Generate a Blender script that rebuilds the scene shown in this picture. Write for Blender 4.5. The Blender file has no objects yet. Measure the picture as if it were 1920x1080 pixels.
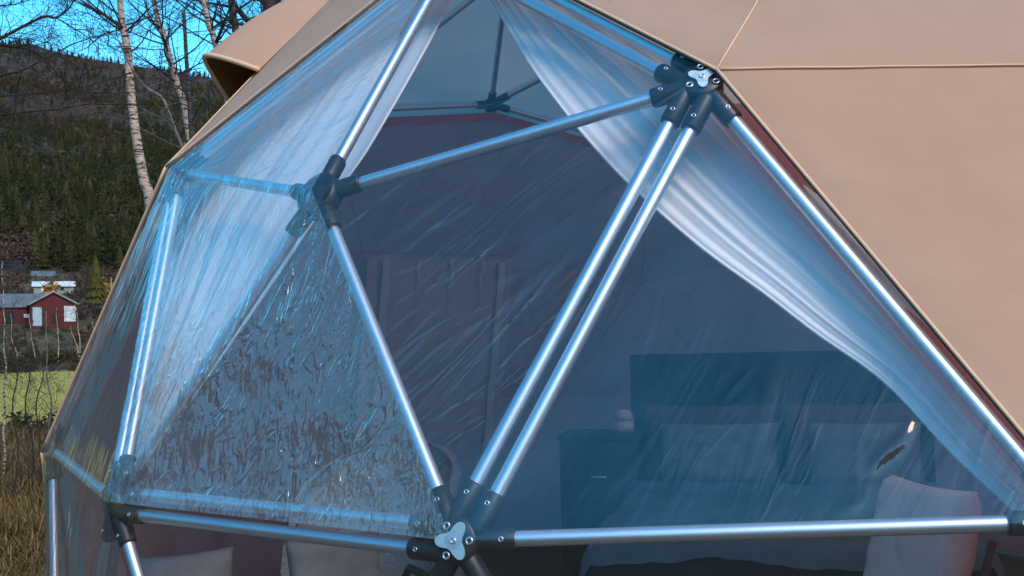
import bpy, bmesh, math, random, itertools
import numpy as np
from mathutils import Vector, Matrix, noise
R_ = math.radians
scene = bpy.context.scene
C = scene.collection

# ------------------------------------------------------------------ camera
F_PX = 1970.65
CAM = Vector((2.0086, -4.7059, 0.9559))
YAW, PITCH, ROLL = -0.602075, 0.0441548, -0.0262182
_fw = Vector((math.sin(YAW)*math.cos(PITCH), math.cos(YAW)*math.cos(PITCH), math.sin(PITCH)))
_r0 = Vector((math.cos(YAW), -math.sin(YAW), 0)); _u0 = _r0.cross(_fw)
_rt = math.cos(ROLL)*_r0 + math.sin(ROLL)*_u0
_up = -math.sin(ROLL)*_r0 + math.cos(ROLL)*_u0
cd = bpy.data.cameras.new('camera'); cam = bpy.data.objects.new('camera', cd); C.objects.link(cam)
cd.sensor_width = 36; cd.lens = F_PX*36/1920; cd.clip_start = 0.05; cd.clip_end = 20000
M = Matrix.Identity(4)
for i in range(3):
    M[i][0] = _rt[i]; M[i][1] = _up[i]; M[i][2] = -_fw[i]; M[i][3] = CAM[i]
cam.matrix_world = M
scene.camera = cam

def ray(x, y):
    return (_fw + _rt*((x-960)/F_PX) + _up*((540-y)/F_PX))
def at(x, y, d):                      # the point seen at a pixel, d metres in front
    return CAM + ray(x, y)*d
def at_r(x, y, r):                      # the point seen at a pixel at horizontal range r
    v = ray(x, y); return CAM + v*(r/math.hypot(v.x, v.y))
def az_of_px(x, y=650):
    v = ray(x, y); return math.atan2(v.x, v.y)

# ------------------------------------------------------------------ sky and sun
SUN_EL, SUN_AZ = R_(39), R_(115)      # azimuth clockwise from +Y
w = bpy.data.worlds.new('World'); scene.world = w; w.use_nodes = True
nt = w.node_tree; nt.nodes.clear()
sky = nt.nodes.new('ShaderNodeTexSky'); sky.sky_type = 'NISHITA'; sky.sun_disc = False
sky.sun_elevation = SUN_EL; sky.sun_rotation = SUN_AZ
sky.altitude = 300; sky.air_density = 1.0; sky.dust_density = 0.3; sky.ozone_density = 2.0
hs = nt.nodes.new('ShaderNodeHueSaturation'); hs.inputs['Hue'].default_value = 0.48
hs.inputs['Saturation'].default_value = 1.45; hs.inputs['Value'].default_value = 1.15
bg = nt.nodes.new('ShaderNodeBackground'); bg.inputs[1].default_value = 0.15
wo = nt.nodes.new('ShaderNodeOutputWorld')
nt.links.new(sky.outputs[0], hs.inputs['Color']); nt.links.new(hs.outputs[0], bg.inputs[0]); nt.links.new(bg.outputs[0], wo.inputs[0])
sl = bpy.data.lights.new('sun', 'SUN'); sl.energy = 1.5; sl.angle = R_(30); sl.color = (1.0, 0.77, 0.55)
so = bpy.data.objects.new('sun', sl); C.objects.link(so)
_sd = Vector((math.sin(SUN_AZ)*math.cos(SUN_EL), math.cos(SUN_AZ)*math.cos(SUN_EL), math.sin(SUN_EL)))
so.rotation_euler = (-_sd).to_track_quat('-Z', 'Y').to_euler(); so.location = (0, 0, 30)
scene.view_settings.view_transform = 'Standard'; scene.view_settings.look = 'None'
scene.view_settings.exposure = 1.0; scene.view_settings.gamma = 1.0
scene.render.engine = 'CYCLES'
cy = scene.cycles
cy.max_bounces = 8; cy.diffuse_bounces = 3; cy.glossy_bounces = 4; cy.transmission_bounces = 4
cy.transparent_max_bounces = 24; cy.use_denoising = True; cy.caustics_reflective = False; cy.caustics_refractive = False
cy.sample_clamp_indirect = 6.0

# ------------------------------------------------------------------ helpers
rng = random.Random(7); nrg = np.random.default_rng(7)
def tag(o, label=None, cat=None, group=None, kind=None):
    if label: o['label'] = label
    if cat: o['category'] = cat
    if group: o['group'] = group
    if kind: o['kind'] = kind
    return o
def empty(name, loc, label=None, cat=None, group=None):
    e = bpy.data.objects.new(name, None); e.location = loc; e.empty_display_size = 0.1; C.objects.link(e)
    return tag(e, label, cat, group)
def link(name, me, m=None, parent=None, mw=None):
    if m is not None and not me.materials: me.materials.append(m)
    o = bpy.data.objects.new(name, me); C.objects.link(o)
    if parent is not None:
        o.parent = parent
        o.matrix_parent_inverse = WORLD(parent).inverted()
    if mw is not None: o.matrix_basis = mw
    return o
def WORLD(o):
    m = o.matrix_basis.copy()
    if o.parent is not None: m = WORLD(o.parent) @ o.matrix_parent_inverse @ m
    return m
def mesh(name, vs, fs, smooth=True):
    me = bpy.data.meshes.new(name); me.from_pydata([tuple(v) for v in vs], [], fs); me.update()
    if smooth: me.polygons.foreach_set('use_smooth', [True]*len(me.polygons))
    return me
def obj(name, vs, fs, m, parent=None, smooth=True):
    return link(name, mesh(name, vs, fs, smooth), m, parent)
class MB:
    def __init__(s): s.v = []; s.f = []
    def add(s, vs, fs):
        n = len(s.v); s.v += [Vector(v) for v in vs]; s.f += [tuple(i+n for i in f) for f in fs]; return s
    def box(s, c, size, rot=None):
        hx, hy, hz = size[0]/2, size[1]/2, size[2]/2
        vs = [Vector((x, y, z)) for x in (-hx, hx) for y in (-hy, hy) for z in (-hz, hz)]
        if rot is not None: vs = [rot @ v for v in vs]
        c = Vector(c)
        return s.add([v+c for v in vs], [(0,1,3,2),(4,6,7,5),(0,4,5,1),(2,3,7,6),(0,2,6,4),(1,5,7,3)])
    def tube(s, pts, rad, n=6, cap=True):
        pts = [Vector(p) for p in pts]
        if not hasattr(rad, '__len__'): rad = [rad]*len(pts)
        vs = []; ref = None
        for i, p in enumerate(pts):
            d = (pts[min(i+1, len(pts)-1)]-pts[max(i-1, 0)])
            d = d.normalized() if d.length > 1e-9 else Vector((0, 0, 1))
            if ref is None:
                ref = d.orthogonal().normalized()
            a = (ref-d*ref.dot(d)); a = a.normalized() if a.length > 1e-6 else d.orthogonal().normalized(); ref = a
            b = d.cross(a)
            for k in range(n):
                t = 2*math.pi*k/n; vs.append(p+(a*math.cos(t)+b*math.sin(t))*rad[i])
        fs = [(i*n+k, i*n+(k+1) % n, (i+1)*n+(k+1) % n, (i+1)*n+k) for i in range(len(pts)-1) for k in range(n)]
        if cap: fs += [tuple(range(n))[::-1], tuple((len(pts)-1)*n+k for k in range(n))]
        return s.add(vs, fs)
    def build(s, name, m, parent=None, smooth=True): return obj(name, s.v, s.f, m, parent, smooth)
def rbox_mesh(name, size, bev, seg=3):
    bm = bmesh.new(); bmesh.ops.create_cube(bm, size=1)
    for v in bm.verts: v.co = Vector((v.co.x*size[0], v.co.y*size[1], v.co.z*size[2]))
    bmesh.ops.bevel(bm, geom=bm.edges[:], offset=bev, segments=seg, profile=0.5, affect='EDGES')
    me = bpy.data.meshes.new(name); bm.to_mesh(me); bm.free()
    me.polygons.foreach_set('use_smooth', [True]*len(me.polygons)); return me
def rbox(name, c, size, rot, m, parent, bev=0.01, seg=3):
    me = rbox_mesh(name, size, bev, seg)
    return link(name, me, m, parent, Matrix.Translation(c) @ rot.to_4x4())

# ------------------------------------------------------------------ materials
class NT:
    def __init__(s, name):
        s.m = bpy.data.materials.new(name); s.m.use_nodes = True; s.t = s.m.node_tree; s.t.nodes.clear()
        s.out = s.n('ShaderNodeOutputMaterial')
    def n(s, ty, **k):
        x = s.t.nodes.new(ty)
        for a, v in k.items(): setattr(x, a, v)
        return x
    def l(s, a, b): s.t.links.new(a, b)
    def coord(s, kind='Object', scale=(1, 1, 1), rot=(0, 0, 0)):
        tc = s.n('ShaderNodeTexCoord'); mp = s.n('ShaderNodeMapping')
        mp.inputs['Scale'].default_value = scale; mp.inputs['Rotation'].default_value = rot
        s.l(tc.outputs[kind], mp.inputs[0]); return mp.outputs[0]
    def noise(s, vec, scale, detail=4, rough=0.55, dist=0.0):
        x = s.n('ShaderNodeTexNoise'); x.inputs['Scale'].default_value = scale; x.inputs['Detail'].default_value = detail
        x.inputs['Roughness'].default_value = rough; x.inputs['Distortion'].default_value = dist
        s.l(vec, x.inputs['Vector']); return x.outputs['Fac']
    def ramp(s, fac, stops):
        x = s.n('ShaderNodeValToRGB'); el = x.color_ramp.elements
        while len(el) < len(stops): el.new(0.5)
        for e, (p, c) in zip(el, stops): e.position = p; e.color = (c[0], c[1], c[2], 1)
        s.l(fac, x.inputs[0]); return x.outputs[0]
    def math(s, op, a, b=None):
        x = s.n('ShaderNodeMath', operation=op)
        for i, v in enumerate((a, b)):
            if v is None: continue
            if isinstance(v, (int, float)): x.inputs[i].default_value = v
            else: s.l(v, x.inputs[i])
        return x.outputs[0]
    def bump(s, h, strength, dist, normal=None):
        x = s.n('ShaderNodeBump'); x.inputs['Strength'].default_value = strength; x.inputs['Distance'].default_value = dist
        s.l(h, x.inputs['Height'])
        if normal is not None: s.l(normal, x.inputs['Normal'])
        return x.outputs[0]
    def bsdf(s, col=None, rough=0.6, metal=0.0, normal=None, **k):
        b = s.n('ShaderNodeBsdfPrincipled')
        if col is not None:
            if isinstance(col, tuple): b.inputs['Base Color'].default_value = (*col, 1)
            else: s.l(col, b.inputs['Base Color'])
        if isinstance(rough, (int, float)): b.inputs['Roughness'].default_value = rough
        else: s.l(rough, b.inputs['Roughness'])
        b.inputs['Metallic'].default_value = metal
        for a, v in k.items(): b.inputs[a].default_value = v
        if normal is not None: s.l(normal, b.inputs['Normal'])
        return b
    def done(s, sh): s.l(sh, s.out.inputs[0]); return s.m
def simple(name, a, b, scale=8, rough=0.7, bump=0.0, bdist=0.005, metal=0.0, bscale=None, **k):
    t = NT(name); v = t.coord(); f = t.noise(v, scale)
    col = t.ramp(f, [(0.3, a), (0.7, b)])
    nrm = None
    if bump: nrm = t.bump(t.noise(v, bscale or scale*3, 6), bump, bdist)
    return t.done(t.bsdf(col, rough, metal, nrm, **k).outputs[0])

MT = {}
# brushed aluminium tube
t = NT('aluminium_tube'); v = t.coord('Object', (60, 60, 1)); f = t.noise(v, 3.0, 5)
v2 = t.coord('Object', (1, 1, 1)); f2 = t.noise(v2, 40, 4)
rg = t.n('ShaderNodeMapRange'); t.l(f2, rg.inputs[0]); rg.inputs[3].default_value = 0.34; rg.inputs[4].default_value = 0.52
v3 = t.coord('Object', (30, 30, 1)); oi = t.n('ShaderNodeObjectInfo'); ad = t.n('ShaderNodeVectorMath', operation='ADD'); t.l(v3, ad.inputs[0]); t.l(oi.outputs['Random'], ad.inputs[1])
vs_ = t.n('ShaderNodeVectorMath', operation='MULTIPLY'); t.l(ad.outputs[0], vs_.inputs[0]); vs_.inputs[1].default_value = (1, 1, 45)
sp_ = t.math('GREATER_THAN', t.noise(vs_.outputs[0], 1.2, 3, 0.7), 0.70)
mx = t.n('ShaderNodeMixRGB'); t.l(t.math('MULTIPLY', sp_, 0.55), mx.inputs[0]); t.l(t.ramp(f, [(0.3, (0.60, 0.66, 0.70)), (0.7, (0.74, 0.80, 0.85))]), mx.inputs[1]); mx.inputs[2].default_value = (0.30, 0.28, 0.26, 1)
MT['alu'] = t.done(t.bsdf(mx.outputs[0], rg.outputs[0], 1.0, t.bump(f, 0.08, 0.002)).outputs[0])
MT['plate'] = simple('cast_aluminium_plate', (0.75, 0.75, 0.74), (0.86, 0.86, 0.85), 30, 0.5, 0.1, 0.001, 1.0)
MT['screw'] = simple('zinc_screw', (0.62, 0.62, 0.62), (0.75, 0.75, 0.75), 60, 0.35, 0, 0, 1.0)
MT['black'] = simple('black_nylon_joint', (0.010, 0.011, 0.012), (0.022, 0.022, 0.024), 40, 0.42, 0.15, 0.001)

# beige tent canvas: woven, faint creases, a few specks; grey blackout lining on the inside
t = NT('beige_canvas'); v = t.coord()
big = t.noise(v, 1.3, 3); mid = t.noise(v, 9, 4)
mixf = t.math('ADD', t.math('MULTIPLY', big, 0.6), t.math('MULTIPLY', mid, 0.4))
col = t.ramp(mixf, [(0.38, (0.70, 0.435, 0.295)), (0.62, (0.77, 0.49, 0.34))])
vor = t.n('ShaderNodeTexVoronoi'); vor.inputs['Scale'].default_value = 5.5; t.l(v, vor.inputs['Vector'])
spk = t.math('LESS_THAN', vor.outputs['Distance'], 0.022)
mx = t.n('ShaderNodeMixRGB'); t.l(spk, mx.inputs[0]); t.l(col, mx.inputs[1]); mx.inputs[2].default_value = (0.16, 0.10, 0.07, 1)
weave = t.noise(v, 420, 2); crease = t.noise(t.coord('Object', (1, 1, 2.2), (0.3, 0.2, 0.5)), 3.2, 3)
nrm = t.bump(weave, 0.10, 0.001, t.bump(crease, 0.30, 0.03))
outside = t.bsdf(mx.outputs[0], 0.85, 0, nrm, **{'Specular IOR Level': 0.25})
inside = t.bsdf((0.20, 0.20, 0.21), 0.9, 0, nrm)
geo = t.n('ShaderNodeNewGeometry'); ms = t.n('ShaderNodeMixShader')
t.l(geo.outputs['Backfacing'], ms.inputs[0]); t.l(outside.outputs[0], ms.inputs[1]); t.l(inside.outputs[0], ms.inputs[2])
tl = t.n('ShaderNodeBsdfTranslucent'); tl.inputs[0].default_value = (0.85, 0.60, 0.50, 1); m3 = t.n('ShaderNodeMixShader'); m3.inputs[0].default_value = 0.43
t.l(ms.outputs[0], m3.inputs[1]); t.l(tl.outputs[0], m3.inputs[2])
MT['canvas'] = t.done(m3.outputs[0])
MT['piping'] = simple('beige_canvas_piping', (0.74, 0.45, 0.28), (0.82, 0.50, 0.33), 20, 0.85)
MT['hem'] = simple('dark_hem_shadow', (0.10, 0.07, 0.06), (0.14, 0.10, 0.09), 20, 0.7)  # dark colour for the shadow line painted along the canvas edge
MT['vent_in'] = simple('rust_brown_vent_lining', (0.20, 0.085, 0.02), (0.27, 0.12, 0.03), 10, 0.85, 0.2, 0.01)

# clear film: real thin sheet, see-through with mirror-like gloss; the kind of wrinkle differs per sheet
def film(name, layers, f0=0.062, rough=0.06, haze=0.03):
    """layers: (kind, angle of the creases, length/width ratio, scale, distortion, strength, depth, how much is creased)"""
    t = NT(name); nrm = None
    uvn = t.n('ShaderNodeUVMap')
    for (kind, ang, ratio, nscale, dist, strength, bd, cover) in layers:
        m1 = t.n('ShaderNodeMapping'); m1.inputs['Rotation'].default_value = (0, 0, -R_(ang)); t.l(uvn.outputs[0], m1.inputs[0])
        m2 = t.n('ShaderNodeMapping'); m2.inputs['Scale'].default_value = (1/ratio, 1, 1); t.l(m1.outputs[0], m2.inputs[0])
        h = t.noise(m2.outputs[0], nscale, 3, 0.5, dist)
        if kind == 'ridge':
            h = t.math('ABSOLUTE', t.math('SUBTRACT', h, 0.5)); h = t.math('SUBTRACT', 1.0, t.math('MINIMUM', t.math('MULTIPLY', h, 14.0), 1.0))
            h = t.math('MULTIPLY', h, 0.25)
        if cover < 1:
            mk = t.n('ShaderNodeMapRange'); t.l(t.noise(uvn.outputs[0], 2.3, 2), mk.inputs[0])
            mk.inputs[1].default_value = 0.52-cover*0.3; mk.inputs[2].default_value = 0.85-cover*0.3; mk.interpolation_type = 'SMOOTHSTEP'
            h = t.math('MULTIPLY', h, mk.outputs[0])
        nrm = t.bump(h, strength, bd, nrm)
    geo = t.n('ShaderNodeNewGeometry'); dp = t.n('ShaderNodeVectorMath', operation='DOT_PRODUCT')
    t.l(nrm, dp.inputs[0]); t.l(geo.outputs['Incoming'], dp.inputs[1])
    cs = t.math('MINIMUM', t.math('ABSOLUTE', dp.outputs['Value']), 1.0)
    sch = t.math('POWER', t.math('SUBTRACT', 1.0, cs), 5.0)      # same reflectance from both faces of the thin sheet
    fr = t.math('ADD', t.math('MULTIPLY', sch, 0.95-f0), f0)
    gl = t.n('ShaderNodeBsdfGlossy'); gl.inputs['Roughness'].default_value = rough; gl.inputs[0].default_value = (1, 1, 1, 1); t.l(nrm, gl.inputs['Normal'])
    tr = t.n('ShaderNodeBsdfTransparent'); tr.inputs[0].default_value = (0.92, 0.93, 0.96, 1)
    df = t.n('ShaderNodeBsdfDiffuse'); df.inputs[0].default_value = (0.70, 0.84, 0.95, 1); t.l(nrm, df.inputs['Normal'])
    m1 = t.n('ShaderNodeMixShader'); m1.inputs[0].default_value = haze; t.l(tr.outputs[0], m1.inputs[1]); t.l(df.outputs[0], m1.inputs[2])
    m2 = t.n('ShaderNodeMixShader'); t.l(fr, m2.inputs[0]); t.l(m1.outputs[0], m2.inputs[1]); t.l(gl.outputs[0], m2.inputs[2])
    return t.done(m2.outputs[0])
SLOW = ('n', 0, 1, 2.0, 0.3, 0.25, 0.02, 1)
MT['film_top'] = film('clear_vinyl_top', [SLOW, ('ridge', 15, 4, 11, 0.8, 0.6, 0.014, 0.45), ('n', 10, 3, 20, 0.8, 0.20, 0.012, 1)], haze=0.012)
MT['film_middle'] = film('clear_vinyl_middle', [SLOW, ('ridge', 38, 4, 6, 1.2, 0.7, 0.020, 0.80), ('n', 38, 3.5, 14, 1.0, 0.35, 0.015, 0.8), ('n', 30, 2, 40, 0.6, 0.2, 0.006, 1)], haze=0.02)
MT['film_right'] = film('clear_vinyl_right', [SLOW, ('ridge', 62, 5, 7, 1.0, 0.36, 0.014, 0.5), ('n', 68, 5, 13, 1.0, 0.25, 0.012, 0.5), ('n', 50, 2, 40, 0.6, 0.15, 0.006, 1)], haze=0.006)
MT['film_crinkled'] = film('clear_vinyl_crinkled', [('n', 0, 1, 4, 0.5, 0.35, 0.03, 1), ('n', 78, 3.0, 22, 0.9, 0.58, 0.020, 1), ('ridge', 72, 3.0, 20, 1.2, 0.7, 0.015, 0.9), ('n', 85, 2.4, 50, 0.6, 0.45, 0.008, 1)], haze=0.10, f0=0.11)
MT['film_veiled'] = film('clear_vinyl_finely_crinkled', [('n', 0, 1, 4, 0.5, 0.3, 0.03, 1), ('n', 75, 2.5, 22, 0.8, 0.5, 0.020, 1), ('ridge', 60, 3, 18, 1.2, 0.65, 0.016, 0.6), ('n', 80, 2, 60, 0.6, 0.4, 0.008, 1)], haze=0.075, f0=0.12)
MT['film_streaked'] = film('clear_vinyl_streaked', [('n', 80, 7, 7, 0.3, 0.55, 0.03, 1), ('n', 78, 9, 26, 0.3, 0.6, 0.015, 1)], haze=0.06)
MT['film_roof'] = film('clear_vinyl_roof', [('n', 0, 1, 3, 0.4, 0.4, 0.03, 1), ('n', 28, 6, 16, 0.6, 0.6, 0.02, 1), ('ridge', 30, 6, 18, 0.6, 0.8, 0.020, 0.7), ('n', 20, 2, 55, 0.6, 0.5, 0.010, 1)], haze=0.11, f0=0.10)

# inner liner and curtains
t = NT('mauve_liner'); v = t.coord(); f = t.noise(v, 2.2, 4); cr = t.noise(t.coord('Object', (1, 1, 1.8), (0.5, 0.2, 0.1)), 3.5, 5, 0.5, 1.0)
lb = t.bsdf(t.ramp(f, [(0.3, (0.68, 0.34, 0.36)), (0.7, (0.78, 0.42, 0.44))]), 0.8, 0, t.bump(cr, 0.5, 0.05))
tl = t.n('ShaderNodeBsdfTranslucent'); tl.inputs[0].default_value = (0.86, 0.42, 0.44, 1); m3 = t.n('ShaderNodeMixShader'); m3.inputs[0].default_value = 0.62
t.l(lb.outputs[0], m3.inputs[1]); t.l(tl.outputs[0], m3.inputs[2])
MT['liner'] = t.done(m3.outputs[0])
MT['liner_hem'] = simple('red_liner_hem', (0.36, 0.06, 0.05), (0.42, 0.085, 0.07), 12, 0.7)
t = NT('grey_door_flap'); v = t.coord(); cr = t.noise(t.coord('Object', (1, 1, 0.3)), 5, 4)
MT['door'] = t.done(t.bsdf(t.ramp(t.noise(v, 3), [(0.3, (0.44, 0.49, 0.54)), (0.7, (0.54, 0.58, 0.63))]), 0.75, 0, t.bump(cr, 0.4, 0.03)).outputs[0])
MT['strap'] = simple('pale_blue_strap', (0.55, 0.68, 0.76), (0.62, 0.74, 0.82), 15, 0.6)
t = NT('sheer_white_curtain'); v = t.coord(); f = t.noise(v, 6, 3)
d = t.n('ShaderNodeBsdfDiffuse'); d.inputs[0].default_value = (0.92, 0.92, 0.92, 1)
tl = t.n('ShaderNodeBsdfTranslucent'); tl.inputs[0].default_value = (0.92, 0.92, 0.92, 1)
tp = t.n('ShaderNodeBsdfTransparent')
m1 = t.n('ShaderNodeMixShader'); m1.inputs[0].default_value = 0.15; t.l(d.outputs[0], m1.inputs[1]); t.l(tl.outputs[0], m1.inputs[2])
mr = t.n('ShaderNodeMapRange'); t.l(f, mr.inputs[0]); mr.inputs[3].default_value = 0.0; mr.inputs[4].default_value = 0.04
m2 = t.n('ShaderNodeMixShader'); t.l(mr.outputs[0], m2.inputs[0]); t.l(m1.outputs[0], m2.inputs[1]); t.l(tp.outputs[0], m2.inputs[2])
MT['curtain'] = t.done(m2.outputs[0])

# ------------------------------------------------------------------ terrain
EYE = CAM.z
_RK = [0, 12, 20, 26, 34, 55, 170, 200, 240, 300, 340, 500, 800, 1300, 2000, 2600, 4000, 9000]
_HK = [-1.60, -1.62, -1.78, -2.0, -3.6, -3.9, -3.9, -2.2, 4.4, 14.3, 20, 46, 118, 268, 506, 495, 430, 280]
_RB = [0, 12, 25, 60, 150, 300, 600, 1200, 4000, 9000]
_HB = [-1.60, -1.55, -0.6, 3.0, 16, 40, 105, 190, 200, 150]
_AZX = [az_of_px(x) for x in (-900, -300, 0, 60, 110, 250, 430, 700, 1400)]
_RID = [0.8, 0.95, 1.035, 1.045, 1.01, 0.98, 0.965, 0.93, 0.7]
AZ0 = az_of_px(150)
def ground_h(x, y):
    dx, dy = x-CAM.x, y-CAM.y; r = math.hypot(dx, dy)
    az = math.atan2(dx, dy); da = (az-AZ0+math.pi) % (2*math.pi)-math.pi
    wv = max(0.0, min(1.0, (abs(da)-R_(55))/R_(40))); wv = wv*wv*(3-2*wv)
    h = float(np.interp(r, _RK, _HK)); k = float(np.interp(AZ0+da, _AZX, _RID))
    if r > 400: h *= 1+(k-1)*min(1, (r-400)/1200)
    hb = float(np.interp(r, _RB, _HB))
    z = h*(1-wv)+hb*wv+EYE
    if r > 14: z += noise.noise(Vector((x*.05, y*.05, 0)))*min(0.35, (r-14)*.02)*(0.3 if 50 < r < 172 else 1)
    if r > 260: z += noise.fractal(Vector((x*.004, y*.004, 3)), 0.9, 2.1, 4)*min(16, (r-260)*.02)
    return z
rad = [0, 1.5, 3, 5, 7, 9, 11, 13, 15, 17, 19, 21, 23, 25, 27, 29, 32, 36, 42, 50, 62, 80, 105, 135, 160, 170, 178, 188, 200, 215, 230, 240, 255, 275, 300, 330, 365, 400, 450, 510, 580, 660, 750, 850, 960, 1080, 1220, 1370, 1530, 1700, 1850, 1950, 2000, 2060, 2200, 2600, 3200, 4200, 6000, 9000]
angs = []; a = -180.0; c0 = math.degrees(AZ0)
while a < 180:
    angs.append(a); dd = abs((a-c0+180) % 360-180); a += 0.5 if dd < 18 else (1.5 if dd < 45 else 4.0)
tv = []; tf = []; tc = []
na = len(angs)
for r in rad:
    for a in angs:
        x = CAM.x+math.sin(R_(a))*r; y = CAM.y+math.cos(R_(a))*r
        tv.append((x, y, ground_h(x, y)))
        dd = abs((a-c0+180) % 360-180)
        n1 = noise.noise(Vector((x*.02, y*.02, 5)))
        if r < 30: zone = 0.0
        elif 45 <= r <= 170 and dd < 70: zone = 0.35
        elif r < 345: zone = 0.6
        else: zone = 0.9
        tc.append((zone, zone, zone, 1))
for i in range(len(rad)-1):
    for k in range(na):
        k2 = (k+1) % na
        tf.append((i*na+k, i*na+k2, (i+1)*na+k2, (i+1)*na+k) if i else (i*na+k, (i+1)*na+k2, (i+1)*na+k))
t = NT('hillside_ground'); v = t.coord('Object')
at_ = t.n('ShaderNodeAttribute', attribute_name='zone')
z = at_.outputs['Fac']
near = t.ramp(t.noise(v, 1.6, 8, 0.7), [(0.3, (0.035, 0.022, 0.012)), (0.5, (0.11, 0.07, 0.035)), (0.7, (0.20, 0.135, 0.065))])
field = t.ramp(t.noise(v, 0.12, 6, 0.65), [(0.3, (0.36, 0.26, 0.025)), (0.6, (0.46, 0.33, 0.04)), (0.75, (0.50, 0.31, 0.06))])
bank = t.ramp(t.noise(v, 0.25, 8, 0.7), [(0.3, (0.03, 0.026, 0.010)), (0.5, (0.075, 0.055, 0.018)), (0.7, (0.16, 0.09, 0.035))])
wood = t.ramp(t.noise(v, 0.02, 8, 0.7), [(0.3, (0.018, 0.012, 0.005)), (0.55, (0.048, 0.028, 0.015)), (0.75, (0.085, 0.048, 0.027))])
def mixz(a, b, lo, hi):
    mr = t.n('ShaderNodeMapRange'); t.l(z, mr.inputs[0]); mr.inputs[1].default_value = lo; mr.inputs[2].default_value = hi
    mx = t.n('ShaderNodeMixRGB'); t.l(mr.outputs[0], mx.inputs[0]); t.l(a, mx.inputs[1]); t.l(b, mx.inputs[2]); return mx.outputs[0]
col = mixz(mixz(mixz(near, field, 0.1, 0.3), bank, 0.4, 0.55), wood, 0.65, 0.85)
MT['ground'] = t.done(t.bsdf(col, 0.95, 0, t.bump(t.noise(v, 9, 8, 0.7), 0.6, 0.05)).outputs[0])
gm = mesh('ground', tv, tf); ca = gm.color_attributes.new('zone', 'FLOAT_COLOR', 'POINT')
ca.data.foreach_set('color', np.array(tc, dtype=np.float32).ravel())
tag(link('ground', gm, MT['ground']), kind='structure')

# ------------------------------------------------------------------ dome topology (three-frequency icosahedral dome)
RD = 3.0; BASE_Z = -0.56
def sp(el, az): return Vector((math.cos(R_(el))*math.sin(R_(az)), -math.cos(R_(el))*math.cos(R_(az)), math.sin(R_(el))))
e1 = 90-63.4349
ico = [sp(90, 0)]+[sp(e1, 72*k) for k in range(5)]+[sp(-e1, 36+72*k) for k in range(5)]+[sp(-90, 0)]
ied = {(i, j) for i in range(12) for j in range(i+1, 12) if (ico[i]-ico[j]).length < 1.1}
PTS = []; key = {}
def addp(v):
    k = tuple(round(c, 3)+0.0 for c in v)
    if k not in key: key[k] = len(PTS); PTS.append(v)
    return key[k]
TRI = set()
for a, b, c in itertools.combinations(range(12), 3):
    if not ((a, b) in ied and (b, c) in ied and (a, c) in ied): continue
    g = {}
    for i in range(4):
        for j in range(4-i):
            g[i, j] = addp((ico[a]*(3-i-j)+ico[b]*i+ico[c]*j).normalized())
    for i in range(3):
        for j in range(3-i):
            TRI.add(tuple(sorted((g[i, j], g[i+1, j], g[i, j+1]))))
            if i+j < 2: TRI.add(tuple(sorted((g[i+1, j], g[i, j+1], g[i+1, j+1]))))
def near_v(el, az):
    p = sp(el, az); return min(range(len(PTS)), key=lambda i: (PTS[i]-p).length)
nA, nB, nC, nD, nE = near_v(31, 22), near_v(26.6, 0), near_v(9.9, 12), near_v(9.9, -12), near_v(31, -22)
nF, nG, nH, nJ, nI, nM = near_v(10.8, -36), near_v(46.6, 0), near_v(10.8, 36), near_v(31, 50), near_v(52.6, 36), near_v(52.6, -36)
nK, nD2, nC2, nF2, nH2 = near_v(-10.8, 0), near_v(-9.9, -24), near_v(-9.9, 24), near_v(-9.9, -48), near_v(-9.9, 48)
b10, b28, b22, b23, b11 = near_v(69.9, -72), near_v(52.6, -108), near_v(69.9, -144), near_v(46.6, -144), near_v(46.6, -72)
b29, b30, b68, b65, b67 = near_v(31, -94), near_v(31, -122), near_v(-9.9, -96), near_v(-9.9, -120), near_v(10.8, -108)
TRI = [t3 for t3 in TRI if all(PTS[i].z > -0.25 for i in t3)]
def P(i, r=RD):
    v = PTS[i]*r
    if v.z < 0: v = Vector((v.x, v.y, BASE_Z+0.02))
    return v
S = lambda *a: tuple(sorted(a))
WIN = {S(nB, nA, nG): 'film_top', S(nB, nA, nC): 'film_middle', S(nB, nC, nD): 'film_crinkled', S(nB, nD, nE): 'film_veiled', S(nB, nE, nG): 'film_roof',
       S(nA, nC, nH): 'film_right', S(nD, nE, nF): 'film_streaked', S(nC, nD, nK): 'film_right', S(nD, nK, nD2): 'film_streaked',
       S(nD, nD2, nF): 'film_streaked', S(nC, nK, nC2): 'film_right', S(nC, nC2, nH): 'film_right', S(nF, nD2, nF2): 'film_streaked', S(nH, nC2, nH2): 'film_right'}
EDGES = {S(a, b) for t3 in TRI for a, b in itertools.combinations(t3, 2)}
DOUBLE = {S(nA, nC), S(nC, nD), S(nD, nE), S(nE, nG), S(nG, nA)}

# tent floor
mb = MB(); n = 64
fv = [Vector((math.sin(2*math.pi*k/n)*3.06, -math.cos(2*math.pi*k/n)*3.06, zz)) for zz in (BASE_Z-0.08, BASE_Z) for k in range(n)]
mb.add(fv, [(k, (k+1) % n, n+(k+1) % n, n+k) for k in range(n)]+[tuple(range(n, 2*n))])
t = NT('dark_wood_deck'); v = t.coord('Object', (1, 9, 1)); MT['deck'] = t.done(t.bsdf(t.ramp(t.noise(v, 2.5, 6), [(0.3, (0.045, 0.03, 0.022)), (0.7, (0.10, 0.07, 0.05))]), 0.6).outputs[0])
tag(mb.build('floor', MT['deck'], None, False), kind='structure')

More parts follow.
